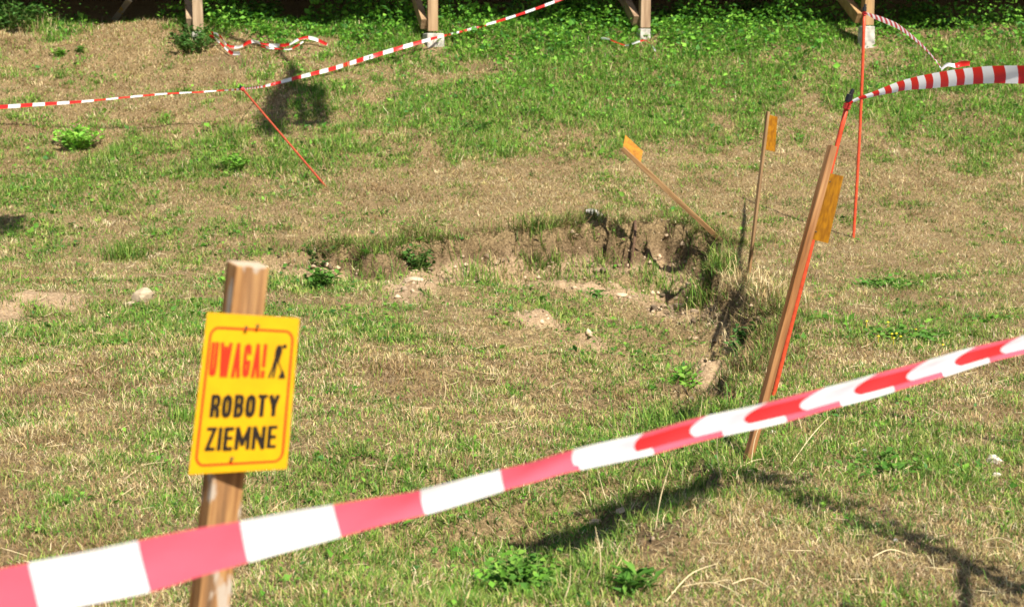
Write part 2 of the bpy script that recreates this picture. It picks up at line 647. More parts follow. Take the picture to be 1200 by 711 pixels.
gx = stretch(-9.5, 9.5, .045, 260)
gy = np.concatenate([stretch(3.2, 17.5, .036, 260)[:0], np.array([])])
ylo = [3.2]
d = .036
while ylo[-1] > -200:
    d *= 1.25
    ylo.append(ylo[-1] - d)
core = np.arange(3.236, 17.5, .036)
core2 = np.arange(17.5, 24.0, .07)
yhi = [24.05]
d = .07
while yhi[-1] < 260:
    d *= 1.25
    yhi.append(yhi[-1] + d)
gy = np.concatenate([np.array(ylo[::-1]), core, core2, np.array(yhi)])
GX, GY = np.meshgrid(gx, gy)
Zg, wall, sdist, dep = hz(GX, GY, True)
okm = (GY > 2.0) & (GY < 30)
PX, PY = to_px(GX, np.where(okm, GY, 10.0), base_z(GX, GY))
bare = np.where(okm, bare_map(GX, GY, PX, PY), 0)
bare = np.clip(np.maximum(bare, wall * .9), 0, 1)
nx, ny = len(gx), len(gy)
idx = np.arange(nx * ny).reshape(ny, nx)
f4 = np.stack([idx[:-1, :-1], idx[:-1, 1:], idx[1:, 1:], idx[1:, :-1]], -1).reshape(-1, 4)
humus_and_shade = np.clip((1 - ss(.06, .20, sdist + .16 * (fbm(GX * 4 + 8, GY * 4, 3) - .5))) * ss(.10, .25, dep) + .8 * ss(.52, .70, fbm(GX * 2.6 + 30, GY * 2.6, 3)) * wall, 0, 1)
for hx, hy, hr in ((872, 374, .30), (800, 290, .28)):      # shade of two hollows painted in as dark soil colour
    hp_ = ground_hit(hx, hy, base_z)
    humus_and_shade = np.maximum(humus_and_shade, 1 - ss(.5, 1.0, np.hypot(GX - hp_.x, GY - hp_.y) / hr + .5 * (fbm(GX * 7, GY * 7, 2) - .5)))
cols = np.stack([bare.ravel(), humus_and_shade.ravel(), bare.ravel()], -1)
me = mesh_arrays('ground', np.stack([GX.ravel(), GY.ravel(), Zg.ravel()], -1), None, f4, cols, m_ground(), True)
tag(link('ground', me), kind='structure')

# ------------------------------------------------------------------ grass
STRAW = np.array([(.66, .53, .29), (.56, .43, .21), (.44, .31, .14), (.31, .20, .085), (.62, .51, .31), (.50, .42, .17)])
GREENS = np.array([(.100, .205, .025), (.145, .265, .032), (.20, .32, .045), (.29, .36, .075), (.11, .225, .040)])


def blades(name, X, Y, Z, L, W, lean, az, color, simple, curl=.5, label=None):
    n = len(X)
    d = np.stack([np.cos(az) * np.sin(lean), np.sin(az) * np.sin(lean), np.cos(lean)], -1)
    lean2 = np.clip(lean + curl, 0, 1.75)
    d2 = np.stack([np.cos(az) * np.sin(lean2), np.sin(az) * np.sin(lean2), np.cos(lean2)], -1)
    tw = az + PI / 2 + RNG.normal(0, .6, n)
    sd = np.stack([np.cos(tw), np.sin(tw), np.zeros(n)], -1) * (W / 2)[:, None]
    b = np.stack([X, Y, Z - .004], -1)
    mid = b + d * (L * .55)[:, None]
    tip = mid + d2 * (L * .45)[:, None]
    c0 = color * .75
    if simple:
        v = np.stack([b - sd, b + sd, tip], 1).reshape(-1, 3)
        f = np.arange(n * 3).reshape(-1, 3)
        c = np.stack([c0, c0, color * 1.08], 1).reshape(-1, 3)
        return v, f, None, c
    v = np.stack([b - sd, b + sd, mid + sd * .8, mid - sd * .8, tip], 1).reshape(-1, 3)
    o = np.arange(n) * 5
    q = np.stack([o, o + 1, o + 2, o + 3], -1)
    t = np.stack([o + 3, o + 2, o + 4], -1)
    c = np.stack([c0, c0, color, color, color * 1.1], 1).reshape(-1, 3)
    return v, t, q, c


def join(parts):
    V, T, Q, C = [], [], [], []
    o = 0
    for v, t, q, c in parts:
        V.append(v)
        C.append(c)
        if t is not None:
            T.append(t + o)
        if q is not None:
            Q.append(q + o)
        o += len(v)
    return np.concatenate(V), (np.concatenate(T) if T else None), (np.concatenate(Q) if Q else None), np.clip(np.concatenate(C), 0, 1)


def sample_tufts(n, y0, y1, power):
    u = RNG.random(n)
    e = 2 - power
    Y = (y0 ** e + u * (y1 ** e - y0 ** e)) ** (1 / e)
    X = (RNG.random(n) * 2 - 1) * (0.385 * Y + 0.85)
    return X, Y


def scatter(n_tuft, per, y0, y1, power, simple):
    tx, ty = sample_tufts(n_tuft, y0, y1, power)
    tz = base_z(tx, ty)
    px, py = to_px(tx, ty, tz)
    g = green_map(tx, ty, px, py)
    _, wl, s_, dp = hz(tx, ty, True)
    br = np.maximum(bare_map(tx, ty, px, py), wl * .85)
    keep = RNG.random(n_tuft) > br * .93
    for fx, fy in ((-1.15, 20.6), (5.15, 20.65), (1.97, 21.0)):
        keep &= ~((np.abs(tx - fx) < .17) & (np.abs(ty - fy) < .30))
    tx, ty, px, py, g, s_, dp = (a[keep] for a in (tx, ty, px, py, g, s_, dp))
    n = len(tx)
    isg = RNG.random(n) < np.clip(g * .95 + .05, 0, 1)
    # longer growth on the lip of the dig and in the green parts
    lip = np.exp(-(s_ / .22) ** 2) * ss(.08, .25, dp)
    tall = 1 + .9 * lip + .35 * (g > .6) + .5 * (fbm(tx * 4 + 50, ty * 4, 2) > .62)
    tcol = np.where(isg[:, None], GREENS[RNG.integers(0, len(GREENS), n)], STRAW[RNG.integers(0, len(STRAW), n)])
    # a brown-grey tint in patches of old thatch
    old = ss(.45, .7, fbm(tx * 1.7 + 21, ty * 1.7 + 3, 3))[:, None]
    tcol = np.where(isg[:, None], tcol, tcol * (1 - .46 * old * np.array([.85, 1.0, 1.06])))
    tcol = np.where(isg[:, None], tcol * (1 + .22 * ss(15, 18, ty)[:, None]), tcol)
    gsp = ss(15, 20, ty)[:, None]
    tcol = np.where(isg[:, None], tcol * (1 - gsp * np.array([.22, .02, .25])), tcol)
    k = np.repeat(np.arange(n), RNG.poisson(per, n) + 1)
    m = len(k)
    sp = .020 + .0011 * ty[k]
    X = tx[k] + RNG.normal(0, 1, m) * sp
    Y = ty[k] + RNG.normal(0, 1, m) * sp
    Z = hz(X, Y)
    gr = isg[k]
    flip = RNG.random(m) < .16
    bc = np.where((flip & gr)[:, None], STRAW[RNG.integers(0, len(STRAW), m)], tcol[k])
    bc = bc * RNG.uniform(.55, 1.35, (m, 1)) * RNG.uniform(.92, 1.08, (m, 3))
    L = np.where(gr, RNG.uniform(.014, .046, m), RNG.uniform(.014, .044, m)) * tall[k]
    L = L * (1 + .030 * (ty[k] - 5)) * (1 + .55 * (ss(15.3, 17.5, ty) * ss(.3, .7, g))[k] * gr)
    W = RNG.uniform(.0020, .0046, m) * np.where(gr, 1.15, .85) + .00065 * np.maximum(ty[k] - 6, 0)
    lean = np.where(gr, np.abs(RNG.normal(.62, .38, m)), np.abs(RNG.normal(.95, .40, m)))
    az = RNG.random(m) * 2 * PI
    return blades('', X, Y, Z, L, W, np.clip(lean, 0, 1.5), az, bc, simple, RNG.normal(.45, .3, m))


parts = [scatter(66000, 7.0, 3.4, 9.5, 1.55, False), scatter(100000, 4.6, 9.0, 23.2, 1.3, True), scatter(34000, 5.0, 15.0, 22.6, .6, True)]


def clumps(n, y0, y1, pw):
    X, Y = sample_tufts(n, y0, y1, pw)
    px, py = to_px(X, Y, base_z(X, Y))
    g = green_map(X, Y, px, py)
    k = (RNG.random(n) < .12 + .85 * ss(.3, .8, g)) & (RNG.random(n) > bare_map(X, Y, px, py) * .9)
    X, Y, g = X[k], Y[k], g[k]
    n = len(X)
    gr = RNG.random(n) < .35 + .6 * g
    pal = np.where(gr[:, None], GREENS[RNG.integers(0, len(GREENS), n)] * RNG.uniform(.8, 1.25, (n, 1)), STRAW[RNG.integers(0, len(STRAW), n)] * 1.05)
    rad = np.exp(RNG.normal(-3.15, .40, n))
    m = np.repeat(np.arange(n), RNG.integers(14, 34, n))
    N_ = len(m)
    x = X[m] + RNG.normal(0, 1, N_) * rad[m]
    y = Y[m] + RNG.normal(0, 1, N_) * rad[m]
    L = RNG.uniform(.6, 1.2, N_) * (.030 + .55 * rad[m]) * (1 + .015 * y)
    W = RNG.uniform(.0022, .0042, N_) + .00050 * np.maximum(y - 6, 0)
    az = np.arctan2(y - Y[m], x - X[m]) + RNG.normal(0, .8, N_)
    return blades('', x, y, hz(x, y), L, W, np.clip(np.abs(RNG.normal(.5, .3, N_)), 0, 1.4), az, pal[m] * RNG.uniform(.65, 1.3, (N_, 1)), False, RNG.normal(.6, .3, N_))


parts += [clumps(2400, 3.6, 10, 1.5), clumps(3800, 9.5, 22, .9)]
v, t, q, c = join(parts)
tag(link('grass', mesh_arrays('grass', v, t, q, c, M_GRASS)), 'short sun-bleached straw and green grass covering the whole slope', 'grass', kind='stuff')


# shaggy turf hanging over the lip of the dig
def lip_turf():
    X = RNG.uniform(-4.6, 2.6, 60000)
    Y = RNG.uniform(8.0, 15.8, 60000)
    _, _, s, d = hz(X, Y, True)
    k = (s > -.13) & (s < .06) & (d > .12) & (RNG.random(len(X)) < ss(.34, .58, fbm(X * 3.5 + 4, Y * 3.5, 2)))
    X, Y = X[k], Y[k]
    m = np.repeat(np.arange(len(X)), 5)
    X = X[m] + RNG.normal(0, .02, len(m))
    Y = Y[m] + RNG.normal(0, .02, len(m))
    n = len(X)
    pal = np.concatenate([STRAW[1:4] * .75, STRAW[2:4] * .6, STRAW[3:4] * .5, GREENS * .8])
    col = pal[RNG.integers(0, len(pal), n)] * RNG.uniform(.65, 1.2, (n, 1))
    return blades('', X, Y, hz(X, Y), RNG.uniform(.06, .22, n), np.full(n, .006), np.abs(RNG.normal(.6, .35, n)), RNG.random(n) * 6.28, col, False, RNG.normal(.95, .3, n))


v, t, q, c = join([lip_turf()])
tag(link('overhanging_turf', mesh_arrays('overhanging_turf', v, t, q, c, M_GRASS)), 'shaggy dry turf hanging over the lip of the dug hole', 'turf', kind='stuff')

# ------------------------------------------------------------------ leaves
def leaf_arrays(C, D, Nn, L, W, col):
    """folded pointed leaves: centre of base C, direction D, side from normal Nn"""
    D = D / np.linalg.norm(D, axis=1, keepdims=True)
    S = np.cross(D, Nn)
    S /= np.linalg.norm(S, axis=1, keepdims=True) + 1e-9
    U = np.cross(S, D)
    n = len(C)
    L = L[:, None]
    W = W[:, None]
    b = C
    m1 = C + D * L * .45 + S * W * .5 + U * L * .10
    m2 = C + D * L * .45 - S * W * .5 + U * L * .10
    mm = C + D * L * .5 - U * W * .06
    tp = C + D * L - U * L * .12
    v = np.stack([b, m1, mm, m2, tp], 1).reshape(-1, 3)
    o = np.arange(n) * 5
    tri = np.concatenate([np.stack([o, o + 1, o + 2], -1), np.stack([o, o + 2, o + 3], -1), np.stack([o + 1, o + 4, o + 2], -1), np.stack([o + 2, o + 4, o + 3], -1)])
    c = np.repeat(col, 5, 0)
    return v, tri, None, c


def rand_dirs(n, up):
    a = RNG.random(n) * 2 * PI
    z = np.clip(RNG.normal(up, .35, n), -.5, .98)
    r = np.sqrt(1 - z * z)
    return np.stack([np.cos(a) * r, np.sin(a) * r, z], -1)


LEAFC = np.array([(.060, .175, .018), (.085, .225, .022), (.12, .28, .028), (.17, .34, .04), (.055, .155, .032)])


def leaf_scatter(X, Y, h, size, pal=LEAFC, per=1):
    n = len(X)
    Z = hz(X, Y) + RNG.random(n) * h
    D = rand_dirs(n, .25)
    Nn = rand_dirs(n, .9)
    L = size * RNG.uniform(.6, 1.4, n)
    col = pal[RNG.integers(0, len(pal), n)] * RNG.uniform(.75, 1.3, (n, 1))
    col = col * (1 + .30 * ss(16, 20, Y))[:, None]
    return leaf_arrays(np.stack([X, Y, Z], -1), D, Nn, L, L * RNG.uniform(.45, .8, n), col)


# low weeds growing through the grass (uncountable)
def weeds():
    out = []
    for n, y0, y1, pw in ((24000, 3.6, 10, 1.5), (64000, 9, 21.8, 1.0)):
        X, Y = sample_tufts(n, y0, y1, pw)
        px, py = to_px(X, Y, base_z(X, Y))
        g = green_map(X, Y, px, py) + .35 * (fbm(X * 3.3 + 60, Y * 3.3 + 60, 2) - .5)
        br = bare_map(X, Y, px, py)
        k = (RNG.random(n) < ss(.34, .88, g)) & (RNG.random(n) > br)
        X, Y, g = X[k], Y[k], g[k]
        far = ss(15, 20, Y)
        out.append(leaf_scatter(X, Y, .030 + .12 * far, (.010 + .0014 * Y) * np.exp(RNG.normal(0, .35, len(X)))))
    return join(out)


v, t, q, c = weeds()
tag(link('weed_cover', mesh_arrays('weed_cover', v, t, q, c, M_LEAF)), 'small green weed leaves growing all through the lawn', 'weeds', kind='stuff')


# undergrowth along the crest below the timber deck
def undergrowth():
    out = []
    n = 52000
    px = RNG.uniform(-60, 1260, n)
    Y = RNG.uniform(20.3, 22.8, n)
    X = (px - 600) / FPX * Y * 1.01
    dens = np.interp(px, [-60, 60, 110, 160, 200, 240, 330, 400, 470, 540, 600, 700, 800, 900, 960, 1000, 1060, 1100, 1140, 1260],
                     [.7, .8, .30, .25, .5, .9, 1, .95, .85, .9, .95, 1, .95, .9, .5, .6, .6, .45, .6, .7])
    edge = np.interp(px, [-60, 60, 130, 230, 330, 480, 600, 760, 960, 1260], [21.6, 21.6, 21.9, 21.7, 20.7, 20.6, 20.4, 20.5, 20.9, 21.0])
    nn = fbm(X * 1.4 + 5, Y * 1.4, 3)
    k = (RNG.random(n) < dens * ss(edge - .5, edge + .5, Y + 1.2 * (nn - .5))) & (nn > .36)
    for fx, fw in ((-1.15, .30), (1.97, .22), (5.16, .28)):       # worn bare round the post footings
        k &= ~((np.abs(X - fx) < fw) & (Y < 21.1) & (Y > 20.2))
    X, Y, nn = X[k], Y[k], nn[k]
    h = (.10 + .38 * ss(.4, .7, nn)) * ss(20.2, 21.8, Y)
    out.append(leaf_scatter(X, Y, h, .052 * np.exp(RNG.normal(0, .35, len(X)))))
    return join(out)


v, t, q, c = undergrowth()
tag(link('undergrowth', mesh_arrays('undergrowth', v, t, q, c, M_LEAF)), 'ivy-like green undergrowth along the top of the bank', 'undergrowth', kind='stuff')


def plant(name, px, py, r, h, nst, nleaf, size, pal, label, cat='plant', group=None, wide=.6, up=.45, stems=True, loc=None):
    p = G(px, py) if loc is None else Vector(loc)
    o = thing(name, p, label, cat, group)
    st = MB()
    Cs, Ds = [], []
    for i in range(nst):
        a = random.random() * 2 * PI
        rr = r * math.sqrt(random.random())
        b = Vector((p.x + rr * .35 * math.cos(a), p.y + rr * .35 * math.sin(a), 0))
        b.z = gz(b.x, b.y) - .02
        hh = h * random.uniform(.55, 1.1) * (1 - .35 * rr / r)
        tp = Vector((p.x + rr * math.cos(a), p.y + rr * math.sin(a), b.z + hh))
        md = b.lerp(tp, .5) + Vector((0, 0, hh * .15))
        st.tube([b, md, tp], [size * .05 + .0015, size * .04 + .001, size * .02 + .0005], 5)
        for j in range(nleaf):
            q_ = (j + 1) / nleaf
            pt = (b.lerp(md, q_ * 2) if q_ < .5 else md.lerp(tp, q_ * 2 - 1))
            Cs.append(pt)
            dd = Vector((math.cos(a + j * 2.4), math.sin(a + j * 2.4), random.uniform(up - .4, up + .3)))
            Ds.append(dd)
    Cn = np.array([tuple(x) for x in Cs])
    Dn = np.array([tuple(x) for x in Ds])
    n = len(Cn)
    pal = np.array(pal)
    col = pal[RNG.integers(0, len(pal), n)] * RNG.uniform(.75, 1.25, (n, 1))
    Ls = size * RNG.uniform(.65, 1.25, n)
    v, t, q, c = leaf_arrays(Cn, Dn, np.tile([0, 0, 1.0], (n, 1)) + RNG.normal(0, .35, (n, 3)), Ls, Ls * wide, col)
    link('foliage', mesh_arrays('foliage', v, t, q, np.clip(c, 0, 1), M_LEAF), o)
    if stems:
        st.build('stem', M_STEM, o)
    return o


M_STEM = m_simple('green_stem', (.12, .17, .04), .6, .2)
BRIGHT = [(.13, .30, .030), (.16, .34, .035), (.11, .26, .03), (.20, .36, .05)]
MIDG = [(.07, .18, .025), (.09, .22, .03), (.12, .25, .035)]
DARKG = [(.045, .12, .022), (.06, .15, .03), (.08, .18, .03)]

plant('weed_plant', 90, 172, .34, .28, 46, 8, .085, [tuple(1.5 * x for x in b_) for b_ in BRIGHT], 'bright light-green leafy clump on the dry bank at far left', 'weed', wide=.5)
plant('weed_plant', 376, 338, .17, .22, 26, 8, .06, MIDG, 'round green weed at the left end of the dug hole', 'weed')
plant('weed_plant', 372, 300, .16, .12, 16, 7, .05, DARKG, 'small dark weed on the hole rim, just above the round green weed', 'weed')
plant('weed_plant', 487, 310, .20, .26, 22, 8, .06, DARKG, 'dark weed leaning over the hole edge beside the pale soil mound', 'weed')
plant('weed_plant', 625, 698, .22, .16, 96, 8, .034, MIDG + BRIGHT, 'fresh green clover-like clump beside the shaded cut at the bottom', 'weed', wide=.75)
plant('weed_plant', 738, 690, .10, .09, 12, 5, .075, MIDG, 'dandelion-like rosette in the straw at bottom centre', 'weed', wide=.3)
plant('weed_plant', 70, 66, .10, .14, 16, 6, .06, BRIGHT, 'tiny bright weed on the dry bank at top left, larger of two', 'weed')
plant('weed_plant', 95, 61, .08, .12, 10, 6, .05, MIDG, 'tiny weed on the dry bank at top left, smaller of two', 'weed')
plant('weed_plant', 275, 198, .22, .20, 20, 8, .07, BRIGHT, 'yellow-green clump at the foot of the leaning red rod\'s bank', 'weed')
plant('weed_plant', 556, 152, .20, .14, 16, 6, .06, DARKG, 'low dark weed in the middle of the green bank', 'weed')
plant('weed_plant', 622, 134, .14, .13, 14, 6, .06, MIDG, 'low green weed above the dark one on the green bank', 'weed')
plant('weed_plant', 1040, 336, .28, .09, 30, 6, .06, MIDG, 'flat green weed patch right of the tall red rod\'s foot', 'weed')
fl = plant('flowering_weed', 1062, 398, .26, .10, 30, 6, .05, MIDG, 'low green weed with small yellow flowers right of the tilted stake', 'weed')
plant('weed_plant', 695, 352, .10, .12, 10, 6, .07, MIDG, 'broad-leaved weed on the hole floor right of the soil patch', 'weed')
plant('weed_plant', 870, 408, .12, .18, 14, 6, .06, DARKG, 'dark weed inside the small side hole left of the tilted stake', 'weed')
plant('weed_plant', 800, 452, .14, .12, 14, 6, .05, BRIGHT, 'light green weed in the tall grass left of the tilted stake', 'weed')
plant('weed_plant', 1030, 548, .22, .08, 26, 6, .04, MIDG, 'low green weed patch right of the foot of the tilted stake', 'weed')
plant('bush', 228, 58, .42, .38, 40, 9, .085, DARKG, 'dark leafy bush at the foot of the leftmost timber post', 'bush')
plant('bush', 15, 32, .60, .50, 50, 10, .09, DARKG, 'dark green bush in the top left corner', 'bush')
plant('bush', 300, 28, .50, .48, 46, 10, .085, MIDG, 'leafy bush right of the leftmost timber post', 'bush')
plant('bush', 675, 22, .55, .50, 50, 10, .085, MIDG, 'leafy bush between the two middle timber posts', 'bush')
plant('bush', 790, 30, .35, .42, 34, 9, .085, DARKG, 'dark bush right of the third timber post', 'bush')
plant('bush', 880, 24, .55, .42, 46, 9, .085, MIDG, 'leafy bush between the third and rightmost timber posts', 'bush')
plant('bush', 1075, 26, .45, .36, 36, 9, .085, MIDG, 'low bush right of the rightmost timber post', 'bush')

# yellow flower heads
M_FLOWER = m_simple('yellow_petal', (.80, .55, .02), .6, .1)
for i in range(9):
    a, r = random.random() * 6.28, .30 * math.sqrt(random.random())
    x, y = fl.location.x + r * math.cos(a), fl.location.y + r * math.sin(a) * 1.6
    z = gz(x, y) + random.uniform(.035, .06)
    MB().tube([(x, y, z - .06), (x, y, z - .001), (x, y, z), (x, y, z + .006)], [.0012, .0012, .009, .003], 8).build('flower', M_FLOWER, fl)


def grass_tuft(px, py, n, L, pal, label, droop=.5, wid=.005, spread=.05):
    p = G(px, py)
    X = p.x + RNG.normal(0, spread, n)
    Y = p.y + RNG.normal(0, spread, n)
    Z = hz(X, Y)
    pal = np.array(pal)
    col = pal[RNG.integers(0, len(pal), n)] * RNG.uniform(.7, 1.3, (n, 1))
    v, t, q, c = blades('', X, Y, Z, L * RNG.uniform(.5, 1.15, n), np.full(n, wid), np.abs(RNG.normal(.35, .3, n)), RNG.random(n) * 6.28, col, False, RNG.normal(droop, .25, n))
    v = v - np.array(tuple(p))
    o = link('grass_tuft', mesh_arrays('grass_tuft', v, t, q, np.clip(c, 0, 1), M_GRASS))
    o.location = p
    return tag(o, label, 'grass tuft')


grass_tuft(626, 274, 260, .26, list(GREENS * .75) + [tuple(STRAW[2])], 'dark tussock hanging over the far edge of the hole', .9, .008, .10)
grass_tuft(145, 302, 220, .20, list(GREENS * .8), 'isolated dark green tuft in the dry grass at left', .4, .008, .10)
grass_tuft(828, 330, 320, .34, list(GREENS * .85) + [tuple(STRAW[1])], 'long grass tuft at the right end of the hole, below the fallen sign', .8, .008, .12)
grass_tuft(893, 352, 300, .28, list(STRAW) + [tuple(GREENS[3])], 'straw-coloured tuft over the small side hole', .9, .007, .12)
grass_tuft(40, 30, 160, .30, list(STRAW[:2]) + list(GREENS[:2]), 'tall grass tuft below the top left bush', .5, .009, .2)
grass_tuft(215, 492, 160, .10, list(GREENS), 'green tuft left of the yellow warning board', .4, .005, .05)
grass_tuft(790, 505, 360, .20, list(GREENS) + list(GREENS), 'tall green grass beside the striped tape near the tilted stake', .4, .005, .14)
grass_tuft(560, 330, 200, .26, list(GREENS), 'tall pale green grass on the hole floor', .4, .007, .14)

for a_, b_, n_, L_, pal_, lab_ in ((700, 322, 200, .20, list(GREENS), 'green tuft at the foot of the far wall, below the root'), (770, 330, 220, .22, list(GREENS), 'green tuft at the foot of the far wall, right of the root'),
                                   (655, 318, 160, .18, list(GREENS * .8), 'dark green tuft at the foot of the wall below the overhanging tussock'), (590, 322, 150, .16, list(STRAW[1:3]) + list(GREENS[:2]), 'dry tuft at the foot of the wall left of the overhanging tussock'),
                                   (445, 318, 170, .18, list(GREENS), 'green tuft on the hole floor left of the pale soil mound'), (862, 338, 150, .20, list(STRAW[:3]), 'pale tuft between the hole and the small side hole')):
    grass_tuft(a_, b_, n_, L_, pal_, lab_, .6, .007, .14)

# ------------------------------------------------------------------ yellow warning board in the foreground
YN = 2.92
TL, TR, BR, BL = P(243, 366, YN), P(351, 373, YN + .012), P(336, 549, YN + .012), P(221, 556, YN)
pn = (TR - TL).cross(TL - BL).normalized()
if pn.y > 0:
    pn = -pn


def PU(u, v, off=0.0):
    a = TL.lerp(TR, u)
    b = BL.lerp(BR, u)
    bow = -.006 * (4 * u * (1 - u)) * 0
    return a.lerp(b, v) + pn * (off + bow)


g0 = Vector((P(180, 1000, 2.95).x, 2.95, 0))
ptop, pbot = P(290.5, 309, YN + .060), P(262, 560, YN + .058)
pd = (ptop - pbot).normalized()
foot = pbot - pd * ((pbot.z + .28) / pd.z)
gfoot = pbot - pd * ((pbot.z - gz(pbot.x, pbot.y)) / pd.z)
post_n = Vector((math.sin(math.radians(30)), -math.cos(math.radians(30)), 0))
sg = thing('warning_sign', gfoot, 'bright yellow UWAGA! ROBOTY ZIEMNE board on a wooden post in the foreground', 'warning sign', 'warning signs around the dig')
M_POST = m_wood('stained_post_wood', [(.30, (.075, .030, .010)), (.44, (.24, .105, .032)), (.58, (.40, .21, .070)), (.72, (.14, .062, .024)), (.85, (.30, .16, .06))], pd, ((.40, .33, .26), 26, .565), 44)
pm = MB()
pm.bar(foot, ptop, Vector((math.cos(math.radians(30)), math.sin(math.radians(30)), 0)), .072, .062, jit=.0012)
pm.build('post', M_POST, sg, .003)
# panel: thin sheet with a slight bow
pv, pf = [], []
NU, NV = 6, 10
for s_ in (0, -1):
    for j in range(NV + 1):
        for i in range(NU + 1):
            pv.append(PU(i / NU, j / NV, s_ * .003))
st_ = (NU + 1) * (NV + 1)
for j in range(NV):
    for i in range(NU):
        a = j * (NU + 1) + i
        pf.append((a, a + NU + 1, a + NU + 2, a + 1))
        pf.append((st_ + a, st_ + a + 1, st_ + a + NU + 2, st_ + a + NU + 1))
ring = [i for i in range(NU + 1)] + [j * (NU + 1) + NU for j in range(1, NV + 1)] + [NV * (NU + 1) + i for i in range(NU - 1, -1, -1)] + [j * (NU + 1) for j in range(NV - 1, 0, -1)]
for k in range(len(ring)):
    a, b = ring[k], ring[(k + 1) % len(ring)]
    pf.append((a, b, st_ + b, st_ + a))
panel = MB().add(pv, pf).build('sign_panel', M_YELLOW, sg)
INV = panel.matrix_parent_inverse.copy()


def sub(o):
    o.parent = panel
    o.matrix_parent_inverse = Matrix.Identity(4)
    return o


# lettering: condensed bold capitals drawn as strokes (x 0..1, y 0..1 down), stroke widths in letter units
def glyph(ch):
    S = {
        'U': [[(0, 0), (0, .72), (.10, .93), (.5, 1), (.90, .93), (1, .72), (1, 0)]],
        'W': [[(0, 0), (.26, 1), (.5, .12), (.74, 1), (1, 0)]],
        'A': [[(0, 1), (.5, 0), (1, 1)], [(.22, .68), (.78, .68)]],
        'G': [[(1, .26), (.90, .07), (.5, 0), (.10, .08), (0, .30), (0, .70), (.10, .92), (.5, 1), (.90, .92), (1, .75), (1, .55), (.58, .55)]],
        '!': [[(.5, 0), (.5, .66)], [(.5, .86), (.5, 1)]],
        'R': [[(0, 1), (0, 0), (.70, 0), (.96, .10), (1, .26), (.94, .44), (.70, .52), (0, .52)], [(.55, .52), (.92, .70), (1, 1)]],
        'O': [[(.5, 0), (.88, .08), (1, .32), (1, .68), (.88, .92), (.5, 1), (.12, .92), (0, .68), (0, .32), (.12, .08), (.5, 0)]],
        'B': [[(0, 1), (0, 0), (.66, 0), (.92, .08), (.96, .24), (.90, .42), (.62, .48), (0, .48)], [(.62, .48), (.95, .57), (1, .75), (.92, .92), (.66, 1), (0, 1)]],
        'T': [[(0, 0), (1, 0)], [(.5, 0), (.5, 1)]],
        'Y': [[(0, 0), (.5, .55), (1, 0)], [(.5, .55), (.5, 1)]],
        'Z': [[(0, 0), (1, 0), (0, 1), (1, 1)]],
        'I': [[(.5, 0), (.5, 1)]],
        'E': [[(1, 0), (0, 0), (0, 1), (1, 1)], [(0, .49), (.88, .49)]],
        'M': [[(0, 1), (0, 0), (.5, .80), (1, 0), (1, 1)]],
        'N': [[(0, 1), (0, 0), (1, 1), (1, 0)]]}
    return S[ch]


HW, HH = (TR - TL).length, (TL - BL).length


def strokes(mb, line, cx, cy, cw, chh, wx, wy, off):
    """one polyline as short bands of width wx, each a hair above the last, in panel u,v"""
    pts = [(cx + wx / 2 + p[0] * (cw - wx), cy + wy / 2 + p[1] * (chh - wy)) for p in line]
    q = [Vector((a * HW, b * HH)) for a, b in pts]
    hw = wx * HW / 2
    for i in range(len(q) - 1):
        d = (q[i + 1] - q[i]).normalized()
        nn = Vector((-d.y, d.x)) * hw
        long_ = (q[i + 1] - q[i]).length > hw * 3
        e0 = d * hw * (.92 if (i == 0 or long_) else .35)
        e1 = d * hw * (.92 if (i == len(q) - 2 or long_) else .35)
        c4 = (q[i] - e0 + nn, q[i + 1] + e1 + nn, q[i + 1] + e1 - nn, q[i] - e0 - nn)
        mb.add([PU(c.x / HW, c.y / HH, off + .00006 * i) for c in c4], [(0, 1, 2, 3)])


def word(name, txt, u0, u1, v0, v1, widths, mat, sw):
    mb = MB()
    tot = sum(widths.get(ch, 1) for ch in txt)
    gap = .018
    unit = ((u1 - u0) - gap * (len(txt) - 1)) / tot
    x = u0
    k = 0
    for ch in txt:
        cw = unit * widths.get(ch, 1)
        for ln in glyph(ch):
            strokes(mb, ln, x, v0, cw, v1 - v0, sw, sw * HW / HH, .0006 + .0008 * (k % 3))
            k += 1
        x += cw + gap
    return sub(mb.build(name, mat))


sub_words = [word('red_heading', 'UWAGA!', .085, .675, .175, .39, {'U': 1.0, '!': .32, 'W': 1.55, 'A': 1.15}, M_RED, .037),
             word('black_lettering', 'ROBOTY', .145, .865, .50, .645, {'T': .95, 'Y': 1.05}, M_BLACK, .045),
             word('black_lettering', 'ZIEMNE', .135, .87, .705, .855, {'I': .42, 'M': 1.5, 'N': 1.3, 'E': .95}, M_BLACK, .041)]
# rounded red border line
bd = []
uL, uR, vT, vB, ru, rv = .060, .945, .088, .945, .085, .062
for cxx, cyy, a0 in ((uR - ru, vT + rv, -90), (uR - ru, vB - rv, 0), (uL + ru, vB - rv, 90), (uL + ru, vT + rv, 180)):
    for k in range(7):
        a = math.radians(a0 + 15 * k)
        bd.append((cxx + ru * math.cos(a), cyy + rv * math.sin(a)))
bd.append(bd[0])
mb = MB()
q = [Vector((a * HW, b * HH)) for a, b in bd[:-1]]
n = len(q)
vs = []
for sgn in (1, -1):
    for i in range(n):
        t = (q[(i + 1) % n] - q[i - 1]).normalized()
        p = q[i] + Vector((-t.y, t.x)) * sgn * .0024
        vs.append(PU(p.x / HW, p.y / HH, .0006))
mb.add(vs, [(i, (i + 1) % n, n + (i + 1) % n, n + i) for i in range(n)])
sub(mb.build('red_border', M_RED))
# pictogram: a digging worker and a heap
mb = MB()


def poly(pts, off):
    o = [(u_, v_) for u_, v_ in pts]
    mb.add([PU(a, b, off) for a, b in o], [tuple(range(len(o)))])


